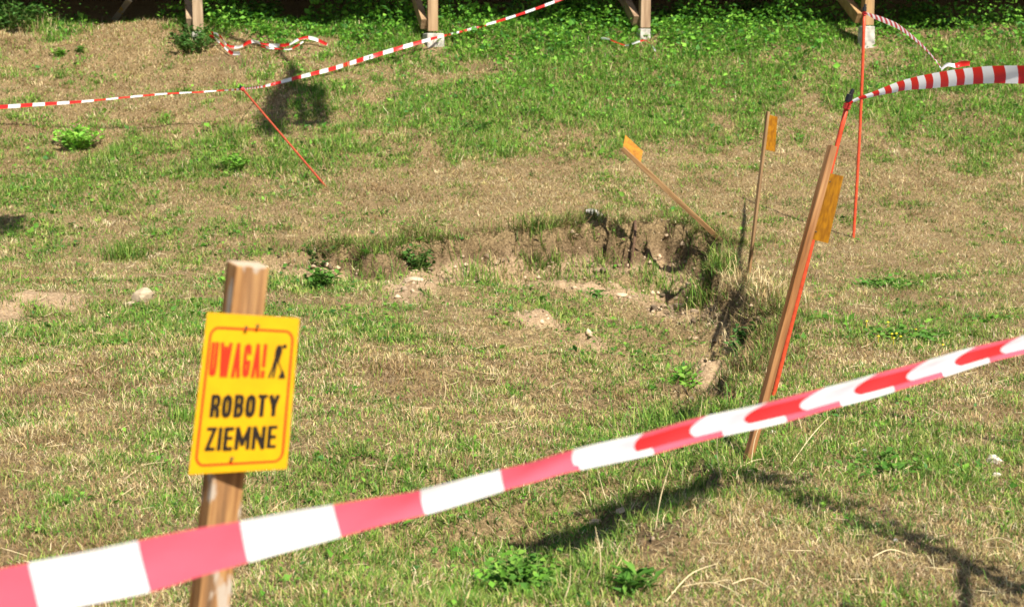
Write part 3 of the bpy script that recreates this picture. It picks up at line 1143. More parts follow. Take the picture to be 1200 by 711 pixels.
def disc(cu, cv, r, off):
    poly([(cu + r / HW * math.cos(2 * PI * k / 14), cv + r / HH * math.sin(2 * PI * k / 14)) for k in range(14)], off)


disc(.868, .186, .0050, .0008)
poly([(.790, .182), (.822, .176), (.846, .196), (.838, .222), (.812, .262), (.786, .282), (.770, .262), (.772, .212)], .0009)
poly([(.770, .262), (.788, .284), (.768, .340), (.742, .392), (.716, .392), (.750, .322)], .0011)
poly([(.780, .280), (.806, .270), (.800, .330), (.786, .392), (.762, .392), (.776, .330)], .0013)
poly([(.836, .206), (.848, .216), (.822, .290), (.806, .288)], .0015)
poly([(.796, .262), (.803, .256), (.868, .350), (.861, .356)], .0017)
poly([(.826, .392), (.862, .338), (.880, .346), (.905, .392)], .0019)
sub(mb.build('worker_pictogram', M_BLACK))
for u_, v_ in ((.44, .075), (.56, .060), (.43, .905)):
    p = PU(u_, v_, .001)
    MB().tube([p, p + pn * .006, p + pn * .0062, p + pn * .0075], [.0022, .0022, .0042, .0040], 8).build('nail', M_NAIL, sg)


# ------------------------------------------------------------------ the other three signs, seen edge-on
def small_sign(top, base, sw, stt, side, panel_pts, label, woodstops, notch=None):
    base_g = Vector(base)
    d_ = (Vector(top) - base_g).normalized()
    o = thing('warning_sign', base_g, label, 'warning sign', 'warning signs around the dig')
    mw = m_wood('stake_wood', woodstops, d_, None, 34)
    s_ = MB()
    s_.bar(base_g - d_ * .18, top, side, sw, stt, jit=.0016)
    s_.build('stake', mw, o, .002)
    a, b, c_, dd = [Vector(x) for x in panel_pts]
    nn = (b - a).cross(dd - a).normalized() * .002
    m_ = MB()
    m_.add([x + nn for x in (a, b, c_, dd)] + [x - nn for x in (a, b, c_, dd)], [(0, 1, 2, 3), (7, 6, 5, 4), (0, 4, 5, 1), (1, 5, 6, 2), (2, 6, 7, 3), (3, 7, 4, 0)])
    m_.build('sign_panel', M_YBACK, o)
    for q_ in (.12, .88):
        p_ = a.lerp(dd, q_).lerp(b.lerp(c_, q_), .12)
        MB().tube([p_ - nn * 4, p_ + nn * 4], .004, 6).build('nail', M_NAIL, o)
    return o


WD1 = [(.30, (.09, .034, .011)), (.50, (.22, .092, .030)), (.72, (.38, .20, .08))]
WD2 = [(.30, (.10, .052, .020)), (.50, (.21, .115, .046)), (.72, (.36, .23, .10))]
# tilted stake at right of centre
b1 = G(876, 540)
t1 = P(975.5, 171, b1.y + .25)
d1 = (t1 - b1).normalized()
aw = Vector((.22, .97, .04)).normalized()
q1 = [P(972, 203, t1.y + .03), P(988, 206.5, t1.y + .26), P(970, 285, t1.y + .20), P(950, 280, t1.y - .03)]
pl = -d1 * .315
small_sign(t1, b1, .036, .032, Vector((.90, .43, 0)), q1,
           'tall right-tilted wooden stake with an edge-on amber board, in front of the hole', WD1)
# slim stake beyond
b3 = G(878, 319)
t3 = P(900, 131, b3.y + .1)
d3 = (t3 - b3).normalized()
q3 = [P(898, 134, t3.y + .025), P(911, 137, t3.y + .26), P(908, 178, t3.y + .24), P(895, 175, t3.y)]
aw3 = Vector((.34, .94, 0)).normalized()
small_sign(t3, b3, .026, .026, Vector((.85, .5, 0)), q3,
           'slim nearly upright stake with an amber board, beyond the tilted stake', WD2)
# fallen one
b4 = G(844, 281)
t4 = P(729, 174, b4.y + .12)
d4 = (t4 - b4).normalized()
pa = t4 - d4 * .01 + Vector((0, .028, 0))
up4 = Vector((.02, .55, .17))
up4 = (up4 - d4 * up4.dot(d4)).normalized() * .25
# make the board rise above the stake as in the photograph
up4 = (P(733, 160, t4.y + .10) - P(730, 176, t4.y)).normalized() * .17
small_sign(t4, b4, .046, .042, Vector((0, 1, .3)), [pa, pa + up4, pa + up4 - d4 * .235, pa - d4 * .235],
           'stake toppled far to the left with an orange board at its upper end', WD2)


# ------------------------------------------------------------------ steel marker rods
def rod(top, base, r, label, mat, cap=True, bend=0.0):
    base = Vector(base)
    top = Vector(top)
    d_ = (top - base).normalized()
    o = thing('marker_rod', base, label, 'rod', 'steel marker rods')
    pts = [base - d_ * .25]
    for k in range(11):
        q_ = k / 10
        pts.append(base.lerp(top, q_) + Vector((bend * math.sin(PI * q_), 0, 0)))
    MB().tube(pts, r, 10).build('shaft', mat, o, smooth=True)
    if cap:
        m_ = MB()
        m_.tube([top - d_ * .012, top + d_ * .028], [r * 1.5, r * 1.35], 12)
        m_.tube([top + d_ * .028 + Vector((.004, 0, 0)), top + d_ * .055 + Vector((.010, 0, 0))], [r * .9, r * .7], 8)
        m_.build('cap', M_CAP, o, .001)
        m_ = MB()
        for k in range(3):
            m_.tube([top - d_ * (.020 + .010 * k), top - d_ * (.027 + .010 * k)], [r * 1.75, r * 1.6], 12)
        m_.build('tape_knot', M_KNOT, o)
    return o


M_KNOT = m_simple('tape_knot_red', (.70, .06, .06), .45, .2)
rb1 = G(906, 464)
rt1 = P(994.5, 117, rb1.y - .1)
rod(rt1, rb1, .0125, 'orange rod with black cap, leaning right just behind the tilted stake', M_ROD)
rb2 = G(1000, 279)
rt2 = P(1013, 12, rb2.y)
rod(rt2, rb2, .0145, 'tall thin upright orange-red rod at upper right', M_ROD, bend=.012)
rb3 = G(382, 219)
rt3 = P(283, 103, rb3.y + 1.1)
rod(rt3, rb3, .0125, 'rusty red rod leaning steeply left on the left bank', M_ROD_OLD)
# the rod that holds the near tape, just outside the picture on the right
rb5 = Vector((1.56, 3.60, gz(1.56, 3.60)))
rt5 = P(1328, 371, 3.60)
rod(rt5, rb5, .0145, 'red rod standing outside the frame, holding the foreground tape', M_ROD)
rb6 = Vector((2.75, 5.75, gz(2.75, 5.75)))
rt6 = rb6 + Vector((.0, .0, 1.80))
rod(rt6, rb6, .0125, 'red rod standing outside the frame, holding the upper right tape', M_ROD)


# ------------------------------------------------------------------ barrier tapes
def catmull(pts, n):
    out = []
    m = len(pts)
    for i in range(m - 1):
        p0, p1, p2, p3 = pts[max(i - 1, 0)], pts[i], pts[i + 1], pts[min(i + 2, m - 1)]
        for k in range(n):
            t = k / n
            out.append(.5 * ((2 * p1) + (p2 - p0) * t + (2 * p0 - 5 * p1 + 4 * p2 - p3) * t * t + (3 * p1 - p0 - 3 * p2 + p3) * t * t * t))
    out.append(pts[-1])
    return out


def tape(name, ctrl, pair, mat, label, n=14, phase=0.0, rows=(0, .25, .5, .75, 1), shift=None, cup=.004, back=None, cat='barrier tape', double=None):
    """ctrl: (centre, width direction * width). A ribbon whose U counts stripe pairs."""
    C = catmull([Vector(c_[0]) for c_ in ctrl], n)
    Wd = catmull([Vector(c_[1]) for c_ in ctrl], n)
    s_ = [0.0]
    for i in range(1, len(C)):
        s_.append(s_[-1] + (C[i] - C[i - 1]).length)
    vs, fs, uvs = [], [], []
    sh = shift or (lambda s0, v0: 0.0)
    layers = [(rows, 0.0, None)] + ([back] if back else [])
    for rws, offn, rng in layers:
        o = len(vs)
        nr = len(rws)
        idx_ = [i for i in range(len(C)) if rng is None or (rng[0] <= s_[i] <= rng[1])]
        for i in idx_:
            tdir = (C[min(i + 1, len(C) - 1)] - C[max(i - 1, 0)]).normalized()
            nn = tdir.cross(Wd[i])
            nn = nn.normalized() if nn.length > 1e-6 else Vector((0, -1, 0))
            for v_ in rws:
                wob = .0015 * math.sin(s_[i] * 23 + v_ * 4)
                vs.append(C[i] + Wd[i] * (v_ - .5) + nn * (offn + cup * math.cos((v_ - .5) * PI) + wob))
                uvs.append((s_[i] / pair + phase + sh(s_[i], v_) + (0.35 if offn else 0), v_, s_[i]))
        for a in range(len(idx_) - 1):
            for b in range(nr - 1):
                fs.append((o + a * nr + b, o + a * nr + b + 1, o + (a + 1) * nr + b + 1, o + (a + 1) * nr + b))
    org = C[0].copy()
    me_ = bpy.data.meshes.new(name)
    me_.from_pydata([tuple(v_ - org) for v_ in vs], [], fs)
    me_.update()
    uvl = me_.uv_layers.new(name='UVMap')
    li = np.zeros(len(me_.loops), np.int32)
    me_.loops.foreach_get('vertex_index', li)
    uvl.data.foreach_set('uv', np.array(uvs, np.float32)[li][:, :2].ravel())
    me_.materials.append(mat)
    if double:
        me_.materials.append(double[0])
        for p_ in me_.polygons:
            u_ = sum(uvs[i][2] for i in p_.vertices) / len(p_.vertices)
            v_ = sum(uvs[i][1] for i in p_.vertices) / len(p_.vertices)
            if u_ > double[1] and double[2] < v_ < double[3]:
                p_.material_index = 1
    me_.polygons.foreach_set('use_smooth', np.ones(len(me_.polygons), bool))
    o_ = link(name, me_)
    o_.location = org
    return tag(o_, label, cat, 'red and white barrier tapes')


def yt(px):      # distance of the near tape at a picture column
    k = (px - 600) / FPX
    return (2.0 + .7 * .72) / (1 - .7 * k)


near = []
for px, yc, hp in ((-60, 712, 66), (0, 699, 64), (35, 691, 63), (105, 676.5, 62), (175, 661.5, 61), (228, 648, 56), (280, 636, 51), (338, 622, 45), (395, 610, 39), (440, 600, 35), (487, 590, 31), (540, 576, 28), (590, 562, 26),
                   (627, 552, 25), (664, 541, 25), (750, 522, 28), (812, 505, 28), (900, 485, 28), (980, 464, 27), (1060, 442, 26), (1150, 416, 23), (1210, 401, 21), (1270, 385, 20)):
    Y = yt(px)
    c_ = P(px, yc, Y)
    wv = P(px - hp * .10, yc - hp / 2, Y) - P(px + hp * .10, yc + hp / 2, Y)
    near.append((c_, -wv + Vector((0, .008, 0))))
near.append((rt5 + Vector((-.015, -.018, -.03)), Vector((0, 0, -.03))))


def near_shift(s0, v0):
    k = float(ss(1.0, 1.7, np.array(s0)))
    if v0 > .76:
        return -.12 * k
    return .24 * k * math.sin(PI * min(v0 / .80, 1.0) * .75)



# phase so that a red stripe ends at picture column 35 on the left
tape('barrier_tape', near, .335, M_TAPE_NEAR, 'wide out-of-focus red and white tape crossing the foreground diagonally', 12, phase=.135,
     rows=(0, .1, .2, .3, .36, .42, .48, .54, .6, .66, .70, .73, .7599, .7601, .88, 1), shift=near_shift, cup=.003, back=((.42, .6, .8), .004, (1.3, 9)),
     double=(m_tape('barrier_tape_folded_double', (.66, .03, .035), (.66, .64, .68)), 1.20, .22, .76))

# tape 2: from the capped rod out of the picture on the right
K2 = rt1 - (rt1 - rb1).normalized() * .03
t2 = [(K2, Vector((.004, 0, -.010)))]
e2 = rt6 + Vector((-.01, -.02, -.06))
for px, yc, hp, q_ in ((1003, 117, 3, .06), (1022, 111, 5, .15), (1042, 105, 9, .26), (1060, 100, 12, .35), (1085, 96, 16, .47), (1110, 92.5, 18, .58), (1140, 89, 19, .70), (1170, 87.5, 20, .79), (1205, 88, 21, .87), (1240, 90, 22, .93)):
    Y = K2.y + (e2.y - K2.y) * q_
    c_ = P(px, yc, Y)
    t2.append((c_, Vector((.006, -.012, -hp / FPX * Y))))
t2.append((e2, Vector((0, 0, -.02))))
tape('barrier_tape', t2, .130, M_TAPE, 'bold red and white striped tape stretched right from the black-capped rod', 10, cup=.006)

# tape 3: from the tall rod, arching down to tape 2
K3 = P(1013, 15, rt2.y - .02)
t3c = [(K3, Vector((0, 0, -.012)))]
for px, yc, hp, q_ in ((1022, 19, 6, .12), (1036, 24, 8, .28), (1052, 31, 8.5, .45), (1066, 41, 8, .6), (1080, 53, 7, .75), (1092, 66, 4.5, .88), (1101, 78, 3, .97)):
    Y = K3.y + (6.9 - K3.y) * q_ ** 1.15
    c_ = P(px, yc, Y)
    t3c.append((c_, Vector((.35 * hp / FPX * Y, -.01, -.9 * hp / FPX * Y))))
j3 = P(1104, 84, 6.78)
t3c.append((j3, Vector((.004, 0, -.012))))
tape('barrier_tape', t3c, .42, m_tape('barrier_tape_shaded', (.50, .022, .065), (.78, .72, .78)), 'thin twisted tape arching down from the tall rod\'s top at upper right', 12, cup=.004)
# the knot and loose end where it is tied
kn = [(P(1103, 82, 6.77), Vector((.002, 0, -.012))), (P(1110, 76, 6.76), Vector((.004, 0, -.016))), (P(1119, 77, 6.75), Vector((.0, -.02, -.022))), (P(1128, 75, 6.75), Vector((0, .01, -.026))), (P(1137, 74.5, 6.76), Vector((0, .0, -.02)))]
tape('barrier_tape', kn, .16, M_TAPE, 'short loose knotted end of tape lying on the striped tape at right', 8, phase=.55, cup=.005)

# tape 4: left edge to the leaning rusty rod
KL = rt3 + Vector((-.01, -.02, -.02))
t4c = []
for px, yc, hp, Y in ((-120, 128, 10, 15.6), (-40, 127.5, 9, 15.6), (0, 125.5, 8, 15.6), (45, 122.5, 7, 15.65), (85, 120, 5.5, 15.7), (120, 117, 3.2, 15.8), (160, 113, 3.4, 15.9), (195, 110, 3, 16.0), (235, 108, 2.6, 16.1), (262, 106, 2.6, 16.15)):
    Y = min(G(px, yc).y - .38, 17.5)
    t4c.append((P(px, yc, Y), Vector((.03 * hp / FPX * Y, -.02, -.56 * hp / FPX * Y))))
t4c.append((KL, Vector((0, 0, -.02))))
tape('barrier_tape', t4c, .30, M_TAPE, 'thin sagging tape from the left edge to the leaning rusty rod', 12, cup=.004)
# tape 5: from the leaning rod up to the right, past the second post
t5c = [(rt3 + Vector((.02, -.02, -.01)), Vector((0, 0, -.02)))]
for px, yc, hp, Y in ((310, 101, 4, 16.2), (345, 92, 6, 16.7), (390, 80.5, 7, 17.4), (430, 68, 7, 18.1), (470, 56, 7, 18.8), (505, 46, 5, 19.4), (525, 41, 3, 19.7), (560, 32, 4, 20.2), (600, 20, 4, 20.7), (640, 6, 4.5, 21.0), (675, -8, 5, 21.2), (715, -28, 5, 21.3)):
    Y = min(G(px, yc).y - .36, 21.1) if yc > 3 else Y
    t5c.append((P(px, yc, Y), Vector((.05 * hp / FPX * Y, -.02, -.68 * hp / FPX * Y))))
t5c.append((P(752, -46, 21.4), Vector((0, 0, -.02))))
tape('barrier_tape', t5c, .30, M_TAPE, 'long tape rising from the leaning rod past the second timber post', 12, cup=.004)


def fallen(pts, label, pair=.30, wd=.055, phase=0.0):
    cc = []
    for i, (px, py) in enumerate(pts):
        g_ = G(px, py)
        a = i * 1.7
        cc.append((g_ + Vector((0, -.03, .085 + .03 * math.sin(a))), Vector((.35 * math.sin(a) * wd, .3 * wd * math.cos(a), -wd * (.75 + .25 * math.sin(a * 1.3))))))
    return tape('barrier_tape', cc, pair, M_TAPE, label, 8, phase, cup=.006)


fallen([(246, 50), (252, 54), (262, 60), (272, 67), (282, 71)], 'crumpled tape end hanging by the bush of the leftmost post')
fallen([(248, 46), (258, 52), (268, 60), (280, 60), (296, 57), (310, 61), (322, 59), (338, 58), (352, 55), (366, 53), (384, 57)], 'slack crumpled tape lying on the bank right of the leftmost post', phase=.3)
fallen([(306, 62), (316, 66), (328, 64), (342, 62), (356, 57)], 'thin loop of tape on the ground under the slack crumpled one', wd=.03)
fallen([(704, 52), (714, 56), (724, 57), (735, 58), (746, 58), (757, 57), (768, 65)], 'torn white scrap of tape in the grass below the third post', wd=.03, phase=.6, pair=.5)

# ------------------------------------------------------------------ timber posts of the raised deck
POSTW = [(.30, (.17, .12, .075)), (.50, (.32, .235, .15)), (.72, (.48, .38, .26))]
names = ['leftmost grey timber post with a diagonal brace, rising out of a dark bush', 'second timber post from the left on a bright concrete footing',
         'third timber post from the left, standing in thick greenery', 'rightmost timber post behind the tall rod, on a tall white footing']
DECK_Z = 3.70
for i, (px, fy, ex, tone) in enumerate(((232.5, 36, .0, (1.0, .95, .9)), (507, 37, .06, (1.0, .85, .70)), (755, 33, .0, (.9, .8, .75)), (1016, 30, .10, (1.1, .85, .55)))):
    Y = (21.0, 20.80, 21.20, 20.92)[i]
    c_ = P(px, fy, Y)
    x = c_.x
    zb = c_.z
    g_ = gz(x, Y)
    o = thing('timber_post', (x, Y, min(g_, zb)), names[i], 'post', 'timber posts along the bank top')
    wm = m_wood('weathered_timber', [(p_, tuple(a * b for a, b in zip(c0, tone))) for p_, c0 in POSTW], (0, 0, 1), None, 14, .08)
    m_ = MB()
    m_.bar((x, Y, zb), (x, Y, DECK_Z), (1, .18, 0), .145, .145, jit=.002)
    m_.build('post', wm, o, .006)
    wb = m_wood('weathered_brace', [(p_, tuple(a * b * .9 for a, b in zip(c0, tone))) for p_, c0 in POSTW], (-.55, .5, .65), None, 14, .08)
    m_ = MB()
    rise = DECK_Z - zb - .12
    m_.bar((x - .120, Y - .01, zb + .10), (x - .120 - .40 * rise, Y + 1.6 * rise, DECK_Z - .02), (1, .25, 0), .095, .16)
    m_.build('brace', wb, o, .005)
    m_ = MB()
    wf = (.17, .25, .16, .17)[i]
    zf = zb - (.012 if i != 1 else .03)
    m_.bar((x - .01 + .02 * (i == 1), Y - .02, zf - .60), (x - .01 + .02 * (i == 1), Y - .02, zf), (1, .35, 0), wf * 1.15, wf * 1.15, wf, wf, jit=.006)
    m_.build('footing', M_CONC, o, .012)

# the deck the posts carry, above the picture
dk = thing('timber_deck', (0, 21.3, DECK_Z), 'raised timber deck resting on the four posts, shading the bank top', 'deck')
WDK = m_wood('deck_timber', POSTW, (1, 0, 0), None, 10, .08)
m_ = MB()
for k in range(34):
    y0 = 20.62 + k * .15
    m_.bar((-13, y0, DECK_Z + .235), (13, y0, DECK_Z + .235), (0, 1, 0), .142, .035)
m_.build('floor_board', WDK, dk)
m_ = MB()
for k in range(27):
    x = -13 + k
    m_.bar((x, 20.70, DECK_Z + .165), (x, 25.6, DECK_Z + .165), (1, 0, 0), .07, .10)
m_.build('joist', WDK, dk)
m_ = MB()
for y0 in (20.95, 25.3):
    m_.bar((-13, y0, DECK_Z + .06), (13, y0, DECK_Z + .06), (0, 1, 0), .50, .11)
m_.build('beam', WDK, dk)
m_ = MB()
for k in range(130):
    x = -13 + k * .2
    m_.bar((x, 25.75, 2.2), (x, 25.75, DECK_Z + .11), (1, 0, 0), .197, .03)
m_.build('skirting_board', WDK, dk)

# ------------------------------------------------------------------ stones, plank, sticks, straws
def stone(px, py, r, sc, label, mat, name='stone', lift=.35, rot=0.0, rotx=0.0):
    p = G(px, py)
    import bmesh
    bm = bmesh.new()
    bmesh.ops.create_icosphere(bm, subdivisions=3, radius=1)
    off = random.random() * 50
    cuts = [(Vector((random.gauss(0, 1), random.gauss(0, 1), random.gauss(0, 1))).normalized(), random.uniform(.55, .85)) for _ in range(9)]
    for v_ in bm.verts:
        for nn, dd in cuts:
            e_ = v_.co.dot(nn) - dd
            if e_ > 0:
                v_.co -= nn * e_
        nz = float(fbm(np.array([v_.co.x * 2 + off]), np.array([v_.co.y * 2 + v_.co.z * 3]), 3)[0]) - .5
        v_.co *= 1 + .18 * nz
        v_.co = Vector((v_.co.x * sc[0] * r, v_.co.y * sc[1] * r, v_.co.z * sc[2] * r))
    bmesh.ops.rotate(bm, verts=bm.verts, cent=(0, 0, 0), matrix=Matrix.Rotation(rot, 3, 'Y') @ Matrix.Rotation(rotx, 3, 'X'))
    me_ = bpy.data.meshes.new(name)
    bm.to_mesh(me_)
    bm.free()
    me_.materials.append(mat)
    o = link(name, me_)
    o.location = p + Vector((0, 0, r * sc[2] * lift))
    return tag(o, label, 'stone', 'loose stones')


stone(167, 351, .088, (1.0, .8, .8), 'large pale angular stone on the grass left of the yellow board', M_TANROCK)
stone(152, 357, .04, (1, .8, .6), 'small pale stone touching the large angular stone', M_TANROCK)
stone(1166, 541, .038, (1.1, .9, .7), 'white stone in the grass at the right edge below the tape', M_ROCK)
stone(1167, 557, .018, (1.2, .9, .6), 'small flat stone just below the white stone', M_ROCK)
stone(1050, 634, .011, (1, 1, .8), 'tiny white chip in the straw at lower right', M_ROCK)
stone(1013, 528, .013, (1.2, 1, .6), 'small greyish chip in the grass right of the tilted stake', M_SLATE)
stone(698, 252, .12, (1.1, .6, .2), 'flat grey slab lying on the far rim of the hole', M_SLATE, rot=.30, rotx=.42, lift=.8)
stone(484, 331, .07, (1.4, .7, .5), 'pale clod on top of the soil mound', M_CLAY)
stone(648, 356, .06, (1.2, .8, .6), 'pale clod on the soil patch in the middle of the hole', M_CLAY)
stone(728, 347, .05, (1.2, .8, .6), 'pale stone among the grass on the hole floor', M_CLAY)
stone(697, 613, .035, (1.3, .8, .6), 'pale clod at the upper edge of the shaded cut', M_CLAY)
stone(728, 600, .028, (1.0, .8, .7), 'pale clod right of the other at the shaded cut\'s edge', M_CLAY)
stone(905, 508, .02, (1.0, .8, .7), 'small white stone at the foot of the tilted stake', M_ROCK)
# loose clods along the hole (uncountable crumbs of soil)
cv, cf, cc = [], [], []
n = 4200
iX = RNG.uniform(-2.9, 2.8, n)
iY = RNG.uniform(4.3, 15.2, n)
_, wl, s_, dp = hz(iX, iY, True)
bx, by = to_px(iX, iY, base_z(iX, iY))
pr = np.maximum(bare_map(iX, iY, bx, by), wl)
k = RNG.random(n) < pr * .9
iX, iY = iX[k], iY[k]
iZ = hz(iX, iY)
n = len(iX)
r_ = np.minimum(np.exp(RNG.normal(-3.95, .55, n)), .038)
octa = np.array([(1, 0, 0), (0, 1, 0), (-1, 0, 0), (0, -1, 0), (0, 0, .8), (0, 0, -.8)], float)
vv = octa[None] * r_[:, None, None] * RNG.uniform(.6, 1.3, (n, 6, 1))
a_ = RNG.random(n) * 6.28
rx = vv[..., 0] * np.cos(a_)[:, None] - vv[..., 1] * np.sin(a_)[:, None]
ry = vv[..., 0] * np.sin(a_)[:, None] + vv[..., 1] * np.cos(a_)[:, None]
vv = np.stack([rx + iX[:, None], ry + iY[:, None], vv[..., 2] + (iZ + r_ * .3)[:, None]], -1).reshape(-1, 3)
tri = np.array([(0, 1, 4), (1, 2, 4), (2, 3, 4), (3, 0, 4), (1, 0, 5), (2, 1, 5), (3, 2, 5), (0, 3, 5)])
tt = (np.arange(n)[:, None, None] * 6 + tri[None]).reshape(-1, 3)
sc_ = np.repeat(np.array([(.42, .31, .20)]) * RNG.uniform(.6, 1.35, (n, 1)), 6, 0)
# bigger broken lumps of the slumped wall, shaped one by one
import bmesh
lv, lf, lc = [], [], []
bm_ = bmesh.new()
bmesh.ops.create_icosphere(bm_, subdivisions=2, radius=1)
ico_v = np.array([tuple(v_.co) for v_ in bm_.verts])
ico_f = np.array([[v_.index for v_ in f_.verts] for f_ in bm_.faces])
bm_.free()
jx = RNG.uniform(-2.8, 2.4, 9000)
jy = RNG.uniform(8.5, 15.2, 9000)
_, wl2, s2, d2 = hz(jx, jy, True)
kk = (s2 > .02) & (s2 < .62) & (d2 > .16) & (RNG.random(9000) < .55 * ss(.40, .62, fbm(jx * 2.4 + 3, jy * 2.4, 2)) * (.15 + .85 * ss(10.6, 12.2, jy)))
jx, jy = jx[kk], jy[kk]
jz = hz(jx, jy)
for x_, y_, z_ in zip(jx, jy, jz):
    r0 = min(math.exp(random.gauss(-3.65, .45)), .055)
    dv = ico_v * np.array([random.uniform(.7, 1.4), random.uniform(.7, 1.2), random.uniform(.4, .75)])
    for _ in range(8):
        nn = RNG.normal(0, 1, 3)
        nn /= np.linalg.norm(nn)
        e_ = np.maximum(dv @ nn - random.uniform(.25, .6), 0)
        dv = dv - e_[:, None] * nn
    dv = dv * (1 + RNG.normal(0, .06, (len(dv), 1)))
    lf.append(ico_f + len(ico_v) * len(lv))
    lv.append(dv * r0 + np.array([x_, y_, z_ + r0 * .12]))
    lc.append(np.tile(np.array([(.33, .24, .15)]) * random.choice((.35, .55, .8, .9, 1.0, 1.15)), (len(ico_v), 1)))
lv = np.concatenate(lv)
tt = np.concatenate([tt, np.concatenate(lf) + len(vv)])
vv = np.concatenate([vv, lv])
sc_ = np.concatenate([sc_, np.concatenate(lc)])
M_CLOD = m_leafy('soil_clod', 0.0, .95, .1)
tag(link('soil_crumbs', mesh_arrays('soil_crumbs', vv, tt, None, np.clip(sc_, 0, 1), M_CLOD)), 'loose crumbs of tan soil in and around the hole', 'soil', kind='stuff')

# weathered plank
pA, pB = G(134, 27), P(152, 4, 21.9)
pB.z = max(pB.z, gz(pB.x, pB.y) + .05)
M_PLANK = m_wood('plank_wood', [(.3, (.34, .26, .19)), (.5, (.50, .40, .30)), (.7, (.62, .52, .40))], pB - pA, ((.62, .36, .06), 7, .58), 14)
m_ = MB()
for v_ in (0,):
    m_.bar(pA + Vector((0, 0, .04)), pB + Vector((0, 0, .05)), Vector((.8, 0, -.5)), .085, .03)
pk = m_.build('plank', M_PLANK, None, .004)
tag(pk, 'short weathered plank with yellow paint lying in the grass at top left', 'plank')

# root hanging down the far wall of the hole
ra = G(742, 262)
M_ROOT = m_simple('brown_root', (.10, .055, .03), .85, .3, 40, .5)
m_ = MB()
yb = ra.y - .16
m_.tube([ra + Vector((.02, .03, .02)), ra + Vector((.015, -.10, -.05)), P(743, 285, yb - .03), P(741, 300, yb - .07), P(736, 319, yb - .12)], [.016, .016, .014, .012, .009], 8)
tag(m_.build('root', M_ROOT, None, smooth=True), 'dark crooked root hanging down the far wall of the hole', 'root')

# burdock-like big leaves at the top
def big_leaf(px, py, n, size, label):
    p = G(px, py)
    o = thing('burdock', p, label, 'plant')
    st = MB()
    V, F, CC = [], [], []
    for i in range(n):
        a = -PI / 2 + (i - (n - 1) / 2) * 1.0 + random.uniform(-.2, .2)
        L = size * random.uniform(.8, 1.1)
        up = random.uniform(.25, .5)
        d_ = Vector((math.cos(a), math.sin(a), .1)).normalized()
        s0 = d_.cross(Vector((0, 0, 1))).normalized()
        tip0 = p + Vector((0, 0, up * .7)) + d_ * .06
        st.tube([p, p.lerp(tip0, .6) + Vector((0, 0, .05)), tip0], [.012, .009, .006], 6)
        NN = 8
        b0 = len(V)
        for k in range(NN + 1):
            q_ = k / NN
            wv = size * .42 * math.sin(PI * (q_ ** .7)) * (1 + .12 * math.sin(k * 4))
            c_ = tip0 + d_ * L * q_ - Vector((0, 0, L * .55 * q_ * q_))
            for e_ in (-1, -.5, 0, .5, 1):
                V.append(c_ + s0 * wv * e_ + Vector((0, 0, .18 * wv * abs(e_) + .012 * math.sin(k * 5 + e_ * 9))))
        for k in range(NN):
            for e_ in range(4):
                F.append((b0 + k * 5 + e_, b0 + k * 5 + e_ + 1, b0 + k * 5 + e_ + 6, b0 + k * 5 + e_ + 5))
    V = np.array([tuple(x) for x in V])
    cc_ = np.tile(np.array([(.13, .24, .07)]), (len(V), 1)) * RNG.uniform(.85, 1.15, (len(V), 1))
    link('leaf', mesh_arrays('leaf', V, None, np.array(F), cc_, M_LEAF, True), o)
    st.build('stem', M_STEM, o)


big_leaf(422, 22, 4, .30, 'large pale burdock leaves left of the second timber post')
big_leaf(596, 20, 3, .24, 'large pale leaf beside the tape right of the second timber post')

# long dry straws lying in the foreground and standing seed stalks
M_STRAW = m_simple('dry_straw', (.62, .50, .28), .6, .2, 20)
sm = MB()
for (x0, y0, x1, y1, h0, h1) in ((800, 690, 870, 708, .01, .03), (858, 690, 905, 697, .02, .02), (780, 708, 840, 676, .01, .05), (1022, 662, 1068, 657, .03, .02),
                                 (925, 549, 972, 506, .01, .08), (1150, 640, 1198, 655, .02, .04)):
    a, b = G(x0, y0), G(x1, y1)
    a.z += h0
    b.z += h1
    mid = a.lerp(b, .5) + Vector((random.uniform(-.01, .01), random.uniform(-.01, .01), .02))
    sm.tube(catmull([a, mid + Vector((0, .02, 0)), b], 5), [.0020] * 7 + [.0016, .0013, .0010, .0008], 6)
for (x0, y0, dx, h) in ((703, 682, -3, .20), (660, 706, 4, .13), (768, 620, 9, .26), (779, 618, 1, .05), (880, 545, 8, .22), (715, 600, -10, .2), (640, 440, 5, .2), (815, 520, 5, .24), (560, 470, -4, .16), (940, 505, -12, .2), (450, 560, 6, .14), (1110, 545, 4, .12), (300, 690, 3, .12), (520, 470, 0, .14), (845, 560, -3, .22)):
    a = G(x0, y0)
    b = a + Vector((dx * .006, random.uniform(-.03, .03), h))
    mid = a.lerp(b, .5) + Vector((random.uniform(-.012, .012), 0, 0))
    sm.tube(catmull([a, mid, b], 4), [.0020] * 5 + [.0016, .0013, .0010, .0008], 6)
n_extra = 900
ex, ey = sample_tufts(n_extra, 3.8, 15, 1.6)
ez = hz(ex, ey)
for x, y, z in zip(ex, ey, ez):
    a = random.random() * 6.28
    L = random.uniform(.04, .11)
    tilt = random.uniform(.02, .09)
    p0 = Vector((x, y, z + .012))
    p1 = p0 + Vector((math.cos(a) * L, math.sin(a) * L, tilt * L * 3))
    bw = Vector((-math.sin(a), math.cos(a), .3)) * L * random.uniform(-.14, .14)
    rr_ = .0008 + .00009 * y
    sm.tube([p0, p0.lerp(p1, .25) + bw * .75, p0.lerp(p1, .5) + bw, p0.lerp(p1, .75) + bw * .75, p1], [rr_, rr_, rr_, rr_ * .8, rr_ * .5], 4, False)
tag(sm.build('straw_litter', M_STRAW), 'long pale dry straws scattered over the grass', 'straw', kind='stuff')

